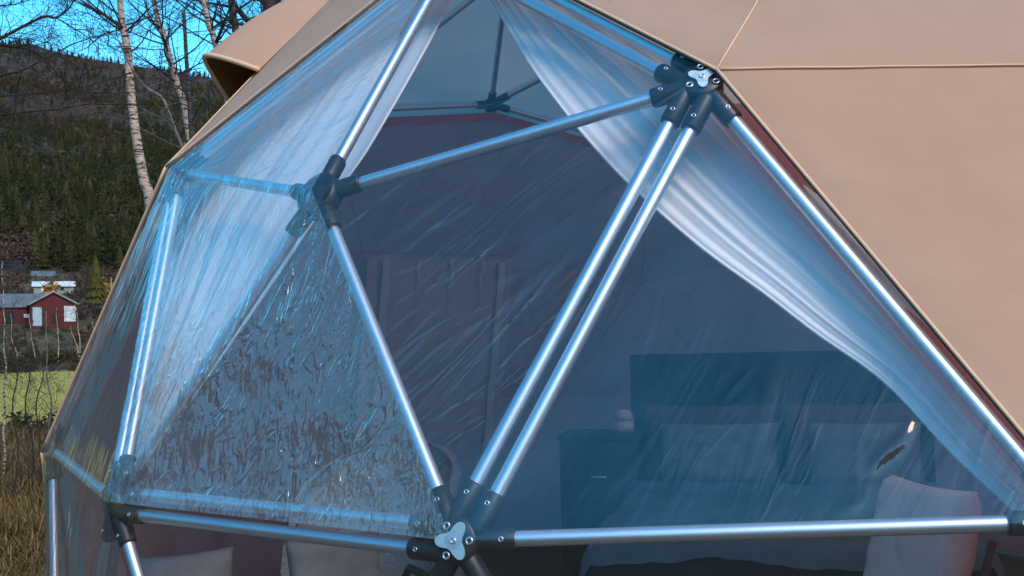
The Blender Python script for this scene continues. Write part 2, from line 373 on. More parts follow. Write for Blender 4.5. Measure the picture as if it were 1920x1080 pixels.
# ------------------------------------------------------------------ the dome tent
tent = empty('dome_tent', (0, 0, BASE_Z), 'large beige canvas geodesic dome tent with clear wrinkled window over silver struts', 'tent')
def patch(v0, v1, v2, n, inset=0.0, bulge=0.0, amp=0.0, freq=3.0, seed=0, r=RD, streak=None):
    c = (v0+v1+v2)/3
    nr = (v1-v0).cross(v2-v0).normalized()
    if nr.dot(c) < 0: v1, v2 = v2, v1; nr = -nr
    vs = []; ix = {}
    for i in range(n+1):
        for j in range(n+1-i):
            a, b = i/n, j/n; g = 1-a-b
            p = v0*g+v1*a+v2*b
            e = min(1.0, 9*min(a, b, g)); e = e*(2-e)
            m_ = 27*a*b*g
            off = bulge*m_
            if amp: off += amp*e*noise.fractal(p*freq+Vector((seed, seed*1.7, 0)), 0.8, 2.0, 3)
            if streak and e > 0:
                for (ua, ub, ug, fr, am) in streak: off += am*e*math.sin((ua*a+ub*b+ug*g)*fr+2.5*noise.noise(p*2.5+Vector((seed, 0, 0))))
            ix[i, j] = len(vs); vs.append(p+nr*off)
    fs = []
    for i in range(n):
        for j in range(n-i):
            fs.append((ix[i, j], ix[i+1, j], ix[i, j+1]))
            if i+j < n-1: fs.append((ix[i+1, j], ix[i+1, j+1], ix[i, j+1]))
    return vs, fs
def PC(i, r):                             # canvas corner, drawn back from the window's outer struts
    v = P(i, r)
    if i in (nA, nG, nE, nF, nH):
        d_ = v-P(nB, r); rad_ = v.normalized(); d_ = (d_-rad_*d_.dot(rad_)).normalized(); v = v+d_*0.036
        v = v.normalized()*r if v.z > 0 else v
    return v
OFF = RD+0.032
FOLDS = {S(nA, nC, nH): [(1628, 895, 1716, 782, 0.013, 0.0052), (1560, 990, 1640, 900, 0.014, 0.0015)],
         S(nA, nB, nC): [(690, 480, 860, 340, 0.012, 0.003), (780, 560, 960, 420, 0.012, 0.0035), (860, 640, 1060, 470, 0.014, 0.003), (890, 930, 1040, 650, 0.010, 0.004), (760, 450, 900, 375, 0.010, 0.003), (880, 880, 1130, 480, 0.018, 0.004)]}
for k, t3 in enumerate(sorted(TRI)):
    a, b, c = t3
    if S(*t3) in WIN:
        kind = WIN[S(*t3)]
        vs, fs = patch(P(a, OFF), P(b, OFF), P(c, OFF), 44, amp={'film_crinkled': 0.012, 'film_veiled': 0.010, 'film_streaked': 0.010, 'film_roof': 0.014}.get(kind, 0.006), freq=2.6, seed=k)
        if S(*t3) in FOLDS:
            vs, fs = patch(P(a, OFF), P(b, OFF), P(c, OFF), 130, amp=0.006, freq=2.6, seed=k)
            pn = (P(b)-P(a)).cross(P(c)-P(a)).normalized(); pn = pn if pn.dot(P(a)) > 0 else -pn; p0 = P(a, OFF)
            for (x0, y0, x1, y1, wd_, am_) in FOLDS[S(*t3)]:
                A_, B_ = [CAM+ray(x, y)*((p0-CAM).dot(pn)/ray(x, y).dot(pn)) for x, y in ((x0, y0), (x1, y1))]
                dv = B_-A_; L_ = dv.length; dv = dv/L_; side = dv.cross(pn)
                for i, v in enumerate(vs):
                    q_ = v-A_; u_ = q_.dot(dv)/L_
                    if -0.3 < u_ < 1.3:
                        d_ = q_.dot(side)+0.006*math.sin(u_*7)
                        if abs(d_) < 4*wd_:
                            tp = max(0.0, 1-abs(2*u_-1)**2) if 0 <= u_ <= 1 else 0.0
                            vs[i] = v+pn*(am_*tp*math.exp(-(d_/(wd_*(0.35+0.65*tp)))**2))
        wp = obj('window_panel', vs, fs, MT[kind], tent)
        pn = (P(b)-P(a)).cross(P(c)-P(a)).normalized(); pn = pn if pn.dot(P(a)) > 0 else -pn
        xd = Vector((0, 0, 1)).cross(pn).normalized(); yd = pn.cross(xd)
        uvl = wp.data.uv_layers.new(name='UVMap'); lv = [l.vertex_index for l in wp.data.loops]
        uvl.data.foreach_set('uv', [c_ for i in lv for c_ in (vs[i].dot(xd), vs[i].dot(yd))])
    else:
        q = [PC(i, OFF+0.006) for i in t3]
        vs, fs = patch(*q, 30, bulge=0.012, amp=0.007, freq=2.2, seed=k)
        obj('canvas_panel', vs, fs, MT['canvas'], tent)
# seams between canvas panels, hems where the canvas meets the window
for e in sorted(EDGES):
    ts = [t3 for t3 in TRI if e[0] in t3 and e[1] in t3]
    nw = sum(S(*t3) in WIN for t3 in ts)
    az = [math.degrees(math.atan2(PTS[i].x, -PTS[i].y)) for i in e]
    if nw == 0 and len(ts) == 2:
        if all(-60 < z_ < 80 for z_ in az) and min(PTS[i].z for i in e) > 0:
            p, q = PC(e[0], OFF+0.010), PC(e[1], OFF+0.010)
            pts = [p.lerp(q, i/24)+Vector((noise.noise(p.lerp(q, i/24)*5), 0, noise.noise(p.lerp(q, i/24)*5+Vector((9, 0, 0)))))*0.004 for i in range(25)]
            MB().tube(pts, 0.0026, 8).build('seam', MT['piping'], tent)
    elif nw == 1 and len(ts) == 2:
        p, q = PC(e[0], OFF+0.008), PC(e[1], OFF+0.008)
        pts = [p.lerp(q, i/20) for i in range(21)]
        MB().tube(pts, 0.0045, 8).build('hem', MT['piping'], tent)
        pts = [p_*(1-0.010/RD) for p_ in pts]
        MB().tube(pts, 0.003, 8).build('hem_shadow', MT['hem'], tent)  # thin dark tube drawn as the shade just under the canvas hem

# struts and hubs
TR = 0.0172
def cyl_mesh(name, n=20):
    mb = MB(); mb.tube([(0, 0, 0), (0, 0, 1)], 1.0, n); return mesh(name, mb.v, mb.f)
me_strut = cyl_mesh('strut'); me_strut.materials.append(MT['alu'])
# shade caps flat
for p_ in me_strut.polygons: p_.use_smooth = len(p_.vertices) == 4
mb = MB(); mb.tube([(0, 0, 0), (0, 0, 0.012), (0, 0, 0.095), (0, 0, 0.100)], [0.0225, 0.0245, 0.0245, 0.0225], 20)
me_sock = mesh('socket', mb.v, mb.f); me_sock.materials.append(MT['black'])
for p_ in me_sock.polygons: p_.use_smooth = len(p_.vertices) == 4
def bolt_mesh():
    mb = MB(); vs = []; fs = []; nn, kk = 14, 6
    for i in range(nn):
        for j in range(kk):
            t1, t2 = 2*math.pi*i/nn, 2*math.pi*j/kk; rr = 0.0046+0.0018*math.cos(t2)
            vs.append((rr*math.cos(t1), rr*math.sin(t1), 0.0018*math.sin(t2)))
    for i in range(nn):
        for j in range(kk): fs.append((i*kk+j, ((i+1) % nn)*kk+j, ((i+1) % nn)*kk+(j+1) % kk, i*kk+(j+1) % kk))
    mb.add(vs, fs); return mesh('bolt', mb.v, mb.f)
me_bolt = bolt_mesh(); me_bolt.materials.append(MT['screw'])
mb = MB(); mb.tube([(0, 0, -0.030), (0, 0, -0.026), (0, 0, 0.014), (0, 0, 0.020), (0, 0, 0.0215)], [0.044, 0.050, 0.050, 0.044, 0.020], 24)
me_hub = mesh('hub', mb.v, mb.f); me_hub.materials.append(MT['black'])
def plate_mesh():
    vs = []; nn = 60
    for zz in (0.0, 0.0035):
        for i in range(nn):
            th = 2*math.pi*i/nn; c3 = math.cos(3*th)
            vs.append(((0.021+0.023*((c3+1)/2)**1.5)*math.cos(th), (0.021+0.023*((c3+1)/2)**1.5)*math.sin(th), zz))
    return mesh('plate', vs, [(k, (k+1) % nn, nn+(k+1) % nn, nn+k) for k in range(nn)]+[tuple(range(nn, 2*nn))], False)
me_plate = plate_mesh(); me_plate.materials.append(MT['plate'])
def frame_mat(p, zdir, xhint=None):
    zdir = zdir.normalized()
    x = (xhint if xhint is not None else zdir.orthogonal()); x = (x-zdir*x.dot(zdir)).normalized(); y = zdir.cross(x)
    m = Matrix.Identity(4)
    for i in range(3): m[i][0] = x[i]; m[i][1] = y[i]; m[i][2] = zdir[i]; m[i][3] = p[i]
    return m
LINER_TOP = {near_v(46.6, 72*k) for k in range(5)} | {near_v(52.6, 36+72*k) for k in range(5)}
def ring_low(i): return PTS[i].z < 0.70
WINV = {i for t3 in WIN for i in t3}
use_edges = []
for e in sorted(EDGES):
    inwin = any(e[0] in t3 and e[1] in t3 for t3 in WIN)
    hi = all(PTS[i].z > 0.70 for i in e)
    if inwin or hi: use_edges.append(e)
hubs = {}
for i in sorted({i for e in use_edges for i in e}):
    if PTS[i].z < 0: continue
    nrm = PTS[i]
    hubs[i] = link('hub', me_hub, None, tent, frame_mat(P(i), nrm, _rt) @ Matrix.Diagonal((1.3, 1.3, 1.0, 1) if i == nB else (1, 1, 1, 1)))
def put_strut(p, q):
    d = q-p; L = d.length
    m = frame_mat(p, d) @ Matrix.Diagonal((TR, TR, L, 1))
    link('strut', me_strut, None, tent, m)
FRONT = {nA, nB, nC, nD, nE, nF, nG, nH}
for e in use_edges:
    p, q = P(e[0]), P(e[1]); d = (q-p).normalized(); nm = (p+q).normalized(); side = d.cross(nm).normalized()
    offs = (-0.0275, 0.0275) if e in DOUBLE else (0.0,)
    for o in offs:
        base = side*o
        put_strut(p+base+d*0.06, q+base-d*0.06)
        for (i, pp, dd) in ((e[0], p, d), (e[1], q, -d)):
            if i not in hubs: continue
            s_ = link('socket', me_sock, None, hubs[i], None)
            mw = frame_mat(pp+base+dd*0.026, dd, nm)
            s_.matrix_parent_inverse = Matrix.Identity(4); s_.matrix_basis = WORLD(hubs[i]).inverted() @ mw
            if i in FRONT:
                for (dist, hgt) in ((0.098, 0.0245),):
                    b_ = link('bolt', me_bolt, None, hubs[i], None); out = (nm-dd*nm.dot(dd)).normalized()
                    b_.matrix_parent_inverse = Matrix.Identity(4); b_.matrix_basis = WORLD(hubs[i]).inverted() @ frame_mat(pp+base+dd*dist+out*hgt, out)
for i, ang in ((nA, -math.pi/2), (nC, math.pi)):
    hb = hubs[i]
    pl = link('plate', me_plate, None, hb, None); pl.matrix_parent_inverse = Matrix.Identity(4)
    pl.matrix_basis = Matrix.Translation((0, 0, 0.024)) @ Matrix.Rotation(ang, 4, 'Z') @ Matrix.Diagonal((0.8, 0.8, 1, 1) if i == nA else (1, 1, 1, 1))
    for k in range(3):
        b_ = link('bolt', me_bolt, None, hb, None); b_.matrix_parent_inverse = Matrix.Identity(4)
        th = ang+math.pi/3+2*math.pi*k/3
        b_.matrix_basis = Matrix.Translation((0.036*math.cos(th), 0.036*math.sin(th), 0.0225)) @ Matrix.Diagonal((1.5, 1.5, 1.5, 1))
    b_ = link('bolt', me_bolt, None, hb, None); b_.matrix_parent_inverse = Matrix.Identity(4)
    b_.matrix_basis = Matrix.Translation((0, 0, 0.028)) @ Matrix.Diagonal((1.2, 1.2, 1.2, 1))

# inner liner below the upper ring, with its red hem
RL = RD-0.07
for k, t3 in enumerate(sorted(TRI)):
    if S(*t3) in WIN: continue
    if max(PTS[i].z for i in t3) > 0.80: continue
    if sum(i in (nA, nG, nE, nI, nM) for i in t3) >= 2 and nM in t3 and nG in t3: continue
    if any(PTS[i].z > 0.70 for i in t3) and max(abs(math.degrees(math.atan2(PTS[i].x, -PTS[i].y))) for i in t3) < 60: continue
    vs, fs = patch(*[P(i, RL) for i in t3], 14, bulge=-0.02, amp=0.012, freq=3.0, seed=k+50)
    obj('liner_panel', vs, fs, MT['liner'], tent)
for a, b in ((b11, b28), (b28, b23), (b23, near_v(52.6, 180))):
    p, q = P(a, RL-0.01), P(b, RL-0.01)
    d = (q-p).normalized(); dn = Vector((0, 0, -1)); inn = -((p+q)/2).normalized()
    vs = []; n = 16
    for i in range(n+1):
        x = p.lerp(q, i/n)+inn*0.012; sag = 0.006*math.sin(i*1.3)
        vs += [x+Vector((0, 0, 0.012)), x+Vector((0, 0, -0.035+sag))]
    obj('liner_hem', vs, [(2*i, 2*i+2, 2*i+3, 2*i+1) for i in range(n)], MT['liner_hem'], tent)
for e in sorted(EDGES):
    azs = [math.degrees(math.atan2(PTS[i].x, -PTS[i].y)) % 360 for i in e]
    if all(0 < PTS[i].z < 0.78 for i in e) and all(180 <= z_ <= 300 for z_ in azs) and max(PTS[i].z for i in e) < 0.76:
        p, q = P(e[0], RL-0.012), P(e[1], RL-0.012)
        MB().tube([p.lerp(q, i/10) for i in range(11)], 0.0025, 6).build('liner_seam', MT['liner'], tent)
# rear door flap with straps
p29, p30 = P(b29, RL-0.04), P(b30, RL-0.04); q68, q65 = P(b68, RL-0.04), P(b65, RL-0.04)
rows, cols = 30, 40; vs = []
for r in range(rows+1):
    for c in range(cols+1):
        a, b = r/rows, c/cols
        p = (p29.lerp(p30, b)).lerp(q68.lerp(q65, b), a)
        fold = 0.016*math.sin(b*30+2*noise.noise(Vector((b*4, a, 0))))*(0.2+0.8*math.exp(-a*6)) + 0.02*noise.noise(Vector((b*3, a*2, 4)))
        vs.append(p-p.normalized()*(fold+0.03))
fs = [(r*(cols+1)+c, r*(cols+1)+c+1, (r+1)*(cols+1)+c+1, (r+1)*(cols+1)+c) for r in range(rows) for c in range(cols)]
door = obj('door_flap', vs, fs, MT['door'], tent)
for b in (0.10, 0.90):
    mb = MB(); pts = []
    for i in range(25):
        a = i/24*0.97; p = p29.lerp(p30, b).lerp(q68.lerp(q65, b), a); pts.append(p-p.normalized()*(0.07+0.006*math.sin(i)))
    tv_ = (p30-p29).normalized()*0.028
    obj('strap', [x for p in pts for x in (p-tv_*(1+0.2*noise.noise(p*6)), p+tv_)], [(2*i, 2*i+1, 2*i+3, 2*i+2) for i in range(24)], MT['strap'], door)
for b in (0.32, 0.54, 0.76):
    p = p29.lerp(p30, b); q = p.lerp(q68.lerp(q65, b), 0.13)
    pts = [p.lerp(q, i/8)-p.normalized()*0.065+(p30-p29).normalized()*0.012*math.sin(i*1.1+b*9) for i in range(9)]
    tv_ = (p30-p29).normalized()*0.013
    obj('tie', [x for i, p in enumerate(pts) for x in (p-tv_*(1-i/9), p+tv_*(1-i/9))], [(2*i, 2*i+1, 2*i+3, 2*i+2) for i in range(8)], MT['strap'], door)

# vent hood on the far roof slope
e_, m_, e2_ = P(nE, OFF+0.015), P(nM, OFF+0.015), P(near_v(31, -50), OFF+0.015)
nrm = (m_-e_).cross(e2_-e_).normalized(); nrm = nrm if nrm.dot(e_) > 0 else -nrm
u = (m_-e_).normalized(); wv_ = nrm.cross(u); wv_ = wv_ if wv_.dot(e2_-e_) > 0 else -wv_
b1 = e_+u*0.60-wv_*0.035-nrm*0.02; b2 = e_+u*0.70+wv_*0.34-nrm*0.02
tip = e_.lerp(m_, 1.15)-wv_*0.03-nrm*0.03
n1, n2 = 22, 24; vs = []; fs = []
def hood(off):
    out = []
    for i in range(n1+1):
        t_ = i/n1
        for k in range(n2+1):
            s_ = k/n2; arch = 1-(abs(2*s_-1)**2+0.012)**0.62+0.012**0.62; arch = max(0, arch)
            lean = Vector((0, 0, 0))
            base = b1.lerp(b2, s_)+nrm*(0.215*arch)
            p = base.lerp(tip, t_)+nrm*(0.05*math.sin(math.pi*t_)*arch)
            out.append(p-nrm*off)
    return out
fs = [(i*(n2+1)+k, i*(n2+1)+k+1, (i+1)*(n2+1)+k+1, (i+1)*(n2+1)+k) for i in range(n1) for k in range(n2)]
vh = hood(0.0)
hd = obj('vent_hood', vh, fs, MT['canvas'], tent)
bm = bmesh.new(); bm.from_mesh(hd.data); bmesh.ops.recalc_face_normals(bm, faces=bm.faces)
if sum((f.normal.dot(nrm) for f in bm.faces)) < 0: bmesh.ops.reverse_faces(bm, faces=bm.faces)
bm.to_mesh(hd.data); bm.free()
obj('lining', hood(0.012), fs, MT['vent_in'], hd)
MB().tube([v+u*0.002 for v in vh[:n2+1]], 0.010, 8).build('rim', MT['piping'], hd)

# ------------------------------------------------------------------ curtains
def on_sphere(x, y, r):
    d = ray(x, y).normalized(); b = CAM.dot(d); disc = b*b-(CAM.length_squared-r*r)
    if disc > 0: return CAM+d*(-b-math.sqrt(disc))
    p = CAM+d*(-b); return p.normalized()*r
def resample(pts, n):
    pts = [Vector(p) for p in pts]; L = [0]
    for a, b in zip(pts, pts[1:]): L.append(L[-1]+(b-a).length)
    out = []
    for i in range(n+1):
        s = L[-1]*i/n; k = max(j for j in range(len(L)) if L[j] <= s+1e-9); k = min(k, len(pts)-2)
        out.append(pts[k].lerp(pts[k+1], (s-L[k])/max(1e-9, L[k+1]-L[k])))
    return out
def smooth_pts(p, it=3):
    for _ in range(it): p = [p[0]]+[(p[i-1]+p[i]*2+p[i+1])/4 for i in range(1, len(p)-1)]+[p[-1]]
    return p
def curtain(name, free, rail, r1, r2, label, cat, folds, amp, seed):
    n, mcols = 70, 90
    A_ = smooth_pts(resample([on_sphere(x, y, r1) for x, y in free], n), 4)
    B_ = smooth_pts(resample([on_sphere(x, y, r2) for x, y in rail], n), 2)
    vs = []
    for i in range(n+1):
        for k in range(mcols+1):
            s_ = k/mcols; p = A_[i].lerp(B_[i], s_)
            p = p.normalized()*((1-s_)*A_[i].length+s_*B_[i].length)
            wob = noise.noise(Vector((s_*4+seed, i/n*1.6, seed)))
            f = amp*math.sin(s_*folds+5*wob)*(0.25+0.75*min(1, s_*6))+amp*0.5*math.sin(s_*folds*2.3+3*wob+seed)
            f += amp*0.3*math.sin(s_*folds*4.7+6*wob+i/n*3)*noise.noise(Vector((s_*7, i/n*3, seed+8)))*2
            f += amp*0.8*noise.noise(Vector((s_*9, i/n*2.5, seed+4)))
            vs.append(p-p.normalized()*f)
    fs = [(i*(mcols+1)+k, i*(mcols+1)+k+1, (i+1)*(mcols+1)+k+1, (i+1)*(mcols+1)+k) for i in range(n) for k in range(mcols)]
    cu = tag(obj(name, vs, fs, MT['curtain']), label, cat)
    MB().tube([vs[i*(mcols+1)] for i in range(n+1)], 0.0045, 6).build('hem', MT['curtain'], cu)
    return cu
curtain('curtain', [(850, -150), (885, -70), (922, 0), (1000, 130), (1080, 235), (1160, 325), (1240, 400), (1340, 485), (1440, 550), (1540, 635), (1640, 690), (1710, 760), (1780, 850), (1850, 905), (1930, 985), (2010, 1060)],
        [(990, -150), (1080, -60), (1190, 0), (1310, 70), (1400, 150), (1460, 230), (1540, 325), (1620, 420), (1700, 512), (1780, 605), (1860, 700), (1930, 790), (1990, 860), (2050, 930), (2090, 980), (2110, 1060)],
        RD*0.945, RD*0.955, 'sheer white curtain swept down to the right behind the clear window', 'curtain', 34, 0.0055, 1.3)
curtain('curtain', [(890, -130), (862, -40), (817, 57), (753, 173), (673, 310), (596, 400), (522, 515), (432, 645), (355, 755), (268, 875), (220, 945)],
        [(800, -130), (720, -20), (600, 90), (480, 190), (380, 275), (350, 340), (325, 450), (295, 560), (265, 680), (240, 790), (215, 900)],
        RD*0.945, RD*0.95, 'sheer white curtain hanging at the left behind the crinkled clear window', 'curtain', 40, 0.006, 4.1)

# ------------------------------------------------------------------ inside the tent
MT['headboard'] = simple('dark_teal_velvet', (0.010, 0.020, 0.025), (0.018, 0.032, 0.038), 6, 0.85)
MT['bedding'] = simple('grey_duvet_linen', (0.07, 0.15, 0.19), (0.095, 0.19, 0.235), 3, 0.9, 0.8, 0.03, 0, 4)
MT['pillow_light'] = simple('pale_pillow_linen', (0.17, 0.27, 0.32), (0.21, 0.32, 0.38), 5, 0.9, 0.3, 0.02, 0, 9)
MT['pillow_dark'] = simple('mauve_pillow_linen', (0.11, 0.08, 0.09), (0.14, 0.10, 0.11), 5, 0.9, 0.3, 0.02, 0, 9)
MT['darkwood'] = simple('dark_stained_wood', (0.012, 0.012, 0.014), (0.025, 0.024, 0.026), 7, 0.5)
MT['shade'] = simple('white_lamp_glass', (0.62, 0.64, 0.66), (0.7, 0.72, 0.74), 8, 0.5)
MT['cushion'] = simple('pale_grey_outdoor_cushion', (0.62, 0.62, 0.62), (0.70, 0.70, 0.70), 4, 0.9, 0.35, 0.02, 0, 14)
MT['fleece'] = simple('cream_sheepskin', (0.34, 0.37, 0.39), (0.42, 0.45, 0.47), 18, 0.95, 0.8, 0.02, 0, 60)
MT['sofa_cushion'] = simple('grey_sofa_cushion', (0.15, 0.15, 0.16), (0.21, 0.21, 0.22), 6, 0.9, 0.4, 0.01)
MT['taupe'] = simple('taupe_weave', (0.07, 0.055, 0.05), (0.11, 0.085, 0.08), 8, 0.9, 0.4, 0.01)
MT['iron'] = simple('black_painted_steel', (0.012, 0.011, 0.011), (0.02, 0.019, 0.018), 20, 0.45)
FL = BASE_Z
def frame_at(x, y_floor_d, d):           # floor point under a pixel column at distance d, with facing axes
    p = at(x, 640, d); return Vector((p.x, p.y, FL))
def facing(o):                            # rotation whose +Y points away from the camera, +X to its right
    v = Vector((o.x-CAM.x, o.y-CAM.y, 0)).normalized(); xr = Vector((v.y, -v.x, 0))
    return Matrix((xr, v, Vector((0, 0, 1)))).transposed()
def soft(name, c, size, rot, m, parent=None, puff=0.5, seed=0, wr=0.03, n=22):   # a stuffed cushion
    sx, sy, sz = [q/2 for q in size]; vs = []; fs = []
    for side in (1, -1):
        for i in range(n+1):
            for k in range(n+1):
                a, b = i/n*2-1, k/n*2-1
                e = max(0.0, (1-abs(a)**3.2)*(1-abs(b)**3.2))**puff
                pull = 1-0.06*(1-abs(a)**2)*(abs(b)**4)-0.06*(1-abs(b)**2)*(abs(a)**4)
                w_ = wr*noise.fractal(Vector((a*2.2+seed, b*2.2, side*3)), 0.8, 2.0, 3)*e
                vs.append(Vector(c)+rot @ Vector((a*sx*pull, side*(sy*e+w_), b*sz*pull)))
    N_ = (n+1)*(n+1)
    for s_ in range(2):
        for i in range(n):
            for k in range(n):
                q = [s_*N_+i*(n+1)+k, s_*N_+(i+1)*(n+1)+k, s_*N_+(i+1)*(n+1)+k+1, s_*N_+i*(n+1)+k+1]
                fs.append(tuple(q) if s_ else tuple(q[::-1]))
    o = obj(name, vs, fs, m, parent)
    bm = bmesh.new(); bm.from_mesh(o.data); bmesh.ops.remove_doubles(bm, verts=bm.verts, dist=0.0005); bmesh.ops.recalc_face_normals(bm, faces=bm.faces)
    bm.to_mesh(o.data); bm.free()
    o.data.polygons.foreach_set('use_smooth', [True]*len(o.data.polygons)); return o
RX = lambda a: Matrix.Rotation(a, 3, 'X')
RZ = lambda a: Matrix.Rotation(a, 3, 'Z')

# bed: headboard at the back wall, foot towards the window
BW = 1.85
hb0 = frame_at(1452, 0, 6.75); RB = facing(hb0)
bed = empty('bed', hb0, 'wide double bed with tall dark teal headboard and grey duvet inside the tent', 'bed')
L2W = lambda o, r, v: o+r @ Vector(v)
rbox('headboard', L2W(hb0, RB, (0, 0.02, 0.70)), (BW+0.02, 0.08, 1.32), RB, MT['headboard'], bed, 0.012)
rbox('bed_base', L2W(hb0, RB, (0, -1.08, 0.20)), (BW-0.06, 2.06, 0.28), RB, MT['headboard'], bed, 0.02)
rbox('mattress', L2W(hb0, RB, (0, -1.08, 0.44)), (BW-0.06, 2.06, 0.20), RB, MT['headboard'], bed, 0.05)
for sx in (-1, 1):
    for yy in (-0.2, -2.0): rbox('leg', L2W(hb0, RB, (sx*0.8, yy, 0.03)), (0.06, 0.06, 0.06), RB, MT['darkwood'], bed, 0.006)
vs = []; nx, ny = 40, 44
for i in range(nx+1):
    for k in range(ny+1):
        a, b = i/nx*2-1, k/ny
        x = a*(BW/2+0.03); y = -0.50-b*1.70; z = 0.565
        z += 0.035*noise.fractal(Vector((a*2.2, b*3.4, 2)), 0.8, 2.0, 4)
        ed = max(0, abs(a)-0.93)/0.07; z -= 0.34*ed; x -= 0.0
        fo = max(0, b-0.94)/0.06; z -= 0.10*fo; y += 0.05*fo
        he = max(0, 0.05-b)/0.05; z += 0.05*math.sin(min(1, b/0.08)*math.pi)-0.04*he
        vs.append(L2W(hb0, RB, (x, y, z)))
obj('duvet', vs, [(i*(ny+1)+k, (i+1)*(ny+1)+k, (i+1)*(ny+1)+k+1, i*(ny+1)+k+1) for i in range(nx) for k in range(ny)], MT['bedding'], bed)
for (px_, w_, h_, y_, zc, m, lab) in ((-0.42, 0.88, 0.50, -0.16, 0.80, 'pillow_dark', 'mauve back pillow leaning on the headboard, the left one'),
                                 (0.44, 0.84, 0.50, -0.16, 0.80, 'pillow_dark', 'mauve back pillow leaning on the headboard, the right one'),
                                 (-0.36, 0.74, 0.40, -0.36, 0.745, 'pillow_light', 'pale pillow standing in front of the left mauve pillow on the bed'),
                                 (0.50, 0.66, 0.40, -0.36, 0.745, 'pillow_light', 'pale pillow standing in front of the right mauve pillow on the bed')):
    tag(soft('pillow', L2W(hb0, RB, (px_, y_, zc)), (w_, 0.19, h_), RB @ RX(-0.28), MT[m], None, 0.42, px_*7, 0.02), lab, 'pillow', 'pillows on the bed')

# nightstand and lamp left of the bed
ns0 = frame_at(1126, 0, 6.75); RN = RB
ns = empty('nightstand', ns0, 'dark wooden nightstand standing left of the bed', 'nightstand')
rbox('cabinet', L2W(ns0, RN, (0, 0, 0.44)), (0.50, 0.40, 0.80), RN, MT['darkwood'], ns, 0.006)
rbox('table_top', L2W(ns0, RN, (0, 0, 0.86)), (0.53, 0.43, 0.035), RN, MT['darkwood'], ns, 0.006)
for zz in (0.24, 0.62):
    dr = rbox('drawer', L2W(ns0, RN, (0, -0.205, zz)), (0.46, 0.02, 0.34), RN, MT['darkwood'], ns, 0.004)
    rbox('handle', L2W(ns0, RN, (0, -0.225, zz)), (0.10, 0.016, 0.014), RN, MT['screw'], dr, 0.003)
for sx in (-1, 1):
    for sy in (-1, 1): rbox('leg', L2W(ns0, RN, (sx*0.22, sy*0.17, 0.02)), (0.04, 0.04, 0.04), RN, MT['darkwood'], ns, 0.004)
lp0 = L2W(ns0, RN, (0.14, -0.02, 0.878)); lp = empty('table_lamp', lp0, 'small white table lamp standing on the dark nightstand', 'lamp')
MB().tube([lp0+Vector((0, 0, z_)) for z_ in (0, 0.012, 0.02, 0.075, 0.09)], [0.055, 0.06, 0.066, 0.060, 0.02], 20).build('base', MT['shade'], lp)
MB().tube([lp0+Vector((0, 0, z_)) for z_ in (0.075, 0.08, 0.125, 0.145)], [0.03, 0.066, 0.048, 0.03], 20, False).build('lamp_shade', MT['shade'], lp)

# cream armchair with a rounded high back, left of the middle
ac0 = frame_at(705, 0, 4.75); RA = facing(ac0) @ RZ(-0.5)
ac = empty('armchair', ac0, 'cream sheepskin armchair with rounded back in front of the grey door', 'armchair')
rbox('seat', L2W(ac0, RA, (0, 0, 0.33)), (0.62, 0.62, 0.20), RA, MT['fleece'], ac, 0.06, 5)
def shell(name, a0, a1, h0, h1, rr, th, par, m):
    vs = []; na_, nh = 30, 14
    for layer in (0, 1):
        for i in range(na_+1):
            a = a0+(a1-a0)*i/na_; top = h1*(0.62+0.38*math.sin(math.pi*i/na_)**0.6)
            for k in range(nh+1):
                b = k/nh; h = h0+(top-h0)*b; r_ = rr+(th if layer else 0)*(1-0.5*b**6)+0.05*b
                r_ += 0.010*noise.noise(Vector((a*14, h*22, layer*5)))
                vs.append(L2W(ac0, RA, (math.sin(a)*r_, math.cos(a)*r_-0.05, h)))
    N_ = (na_+1)*(nh+1); fs = []
    for l in range(2):
        for i in range(na_):
            for k in range(nh):
                q = (l*N_+i*(nh+1)+k, l*N_+(i+1)*(nh+1)+k, l*N_+(i+1)*(nh+1)+k+1, l*N_+i*(nh+1)+k+1); fs.append(q if l else q[::-1])
    for i in range(na_): fs.append((i*(nh+1)+nh, (i+1)*(nh+1)+nh, N_+(i+1)*(nh+1)+nh, N_+i*(nh+1)+nh))
    for i in (0, na_):
        for k in range(nh): fs.append((i*(nh+1)+k, i*(nh+1)+k+1, N_+i*(nh+1)+k+1, N_+i*(nh+1)+k))
    return obj(name, vs, fs, m, par)
shell('backrest', -1.9, 1.9, 0.16, 1.02, 0.30, 0.09, ac, MT['fleece'])
for sx in (-1, 1):
    for sy in (-1, 1):
        MB().tube([L2W(ac0, RA, (sx*0.22, sy*0.20, 0.24)), L2W(ac0, RA, (sx*0.26, sy*0.24, 0.0))], [0.02, 0.014], 10).build('leg', MT['darkwood'], ac)

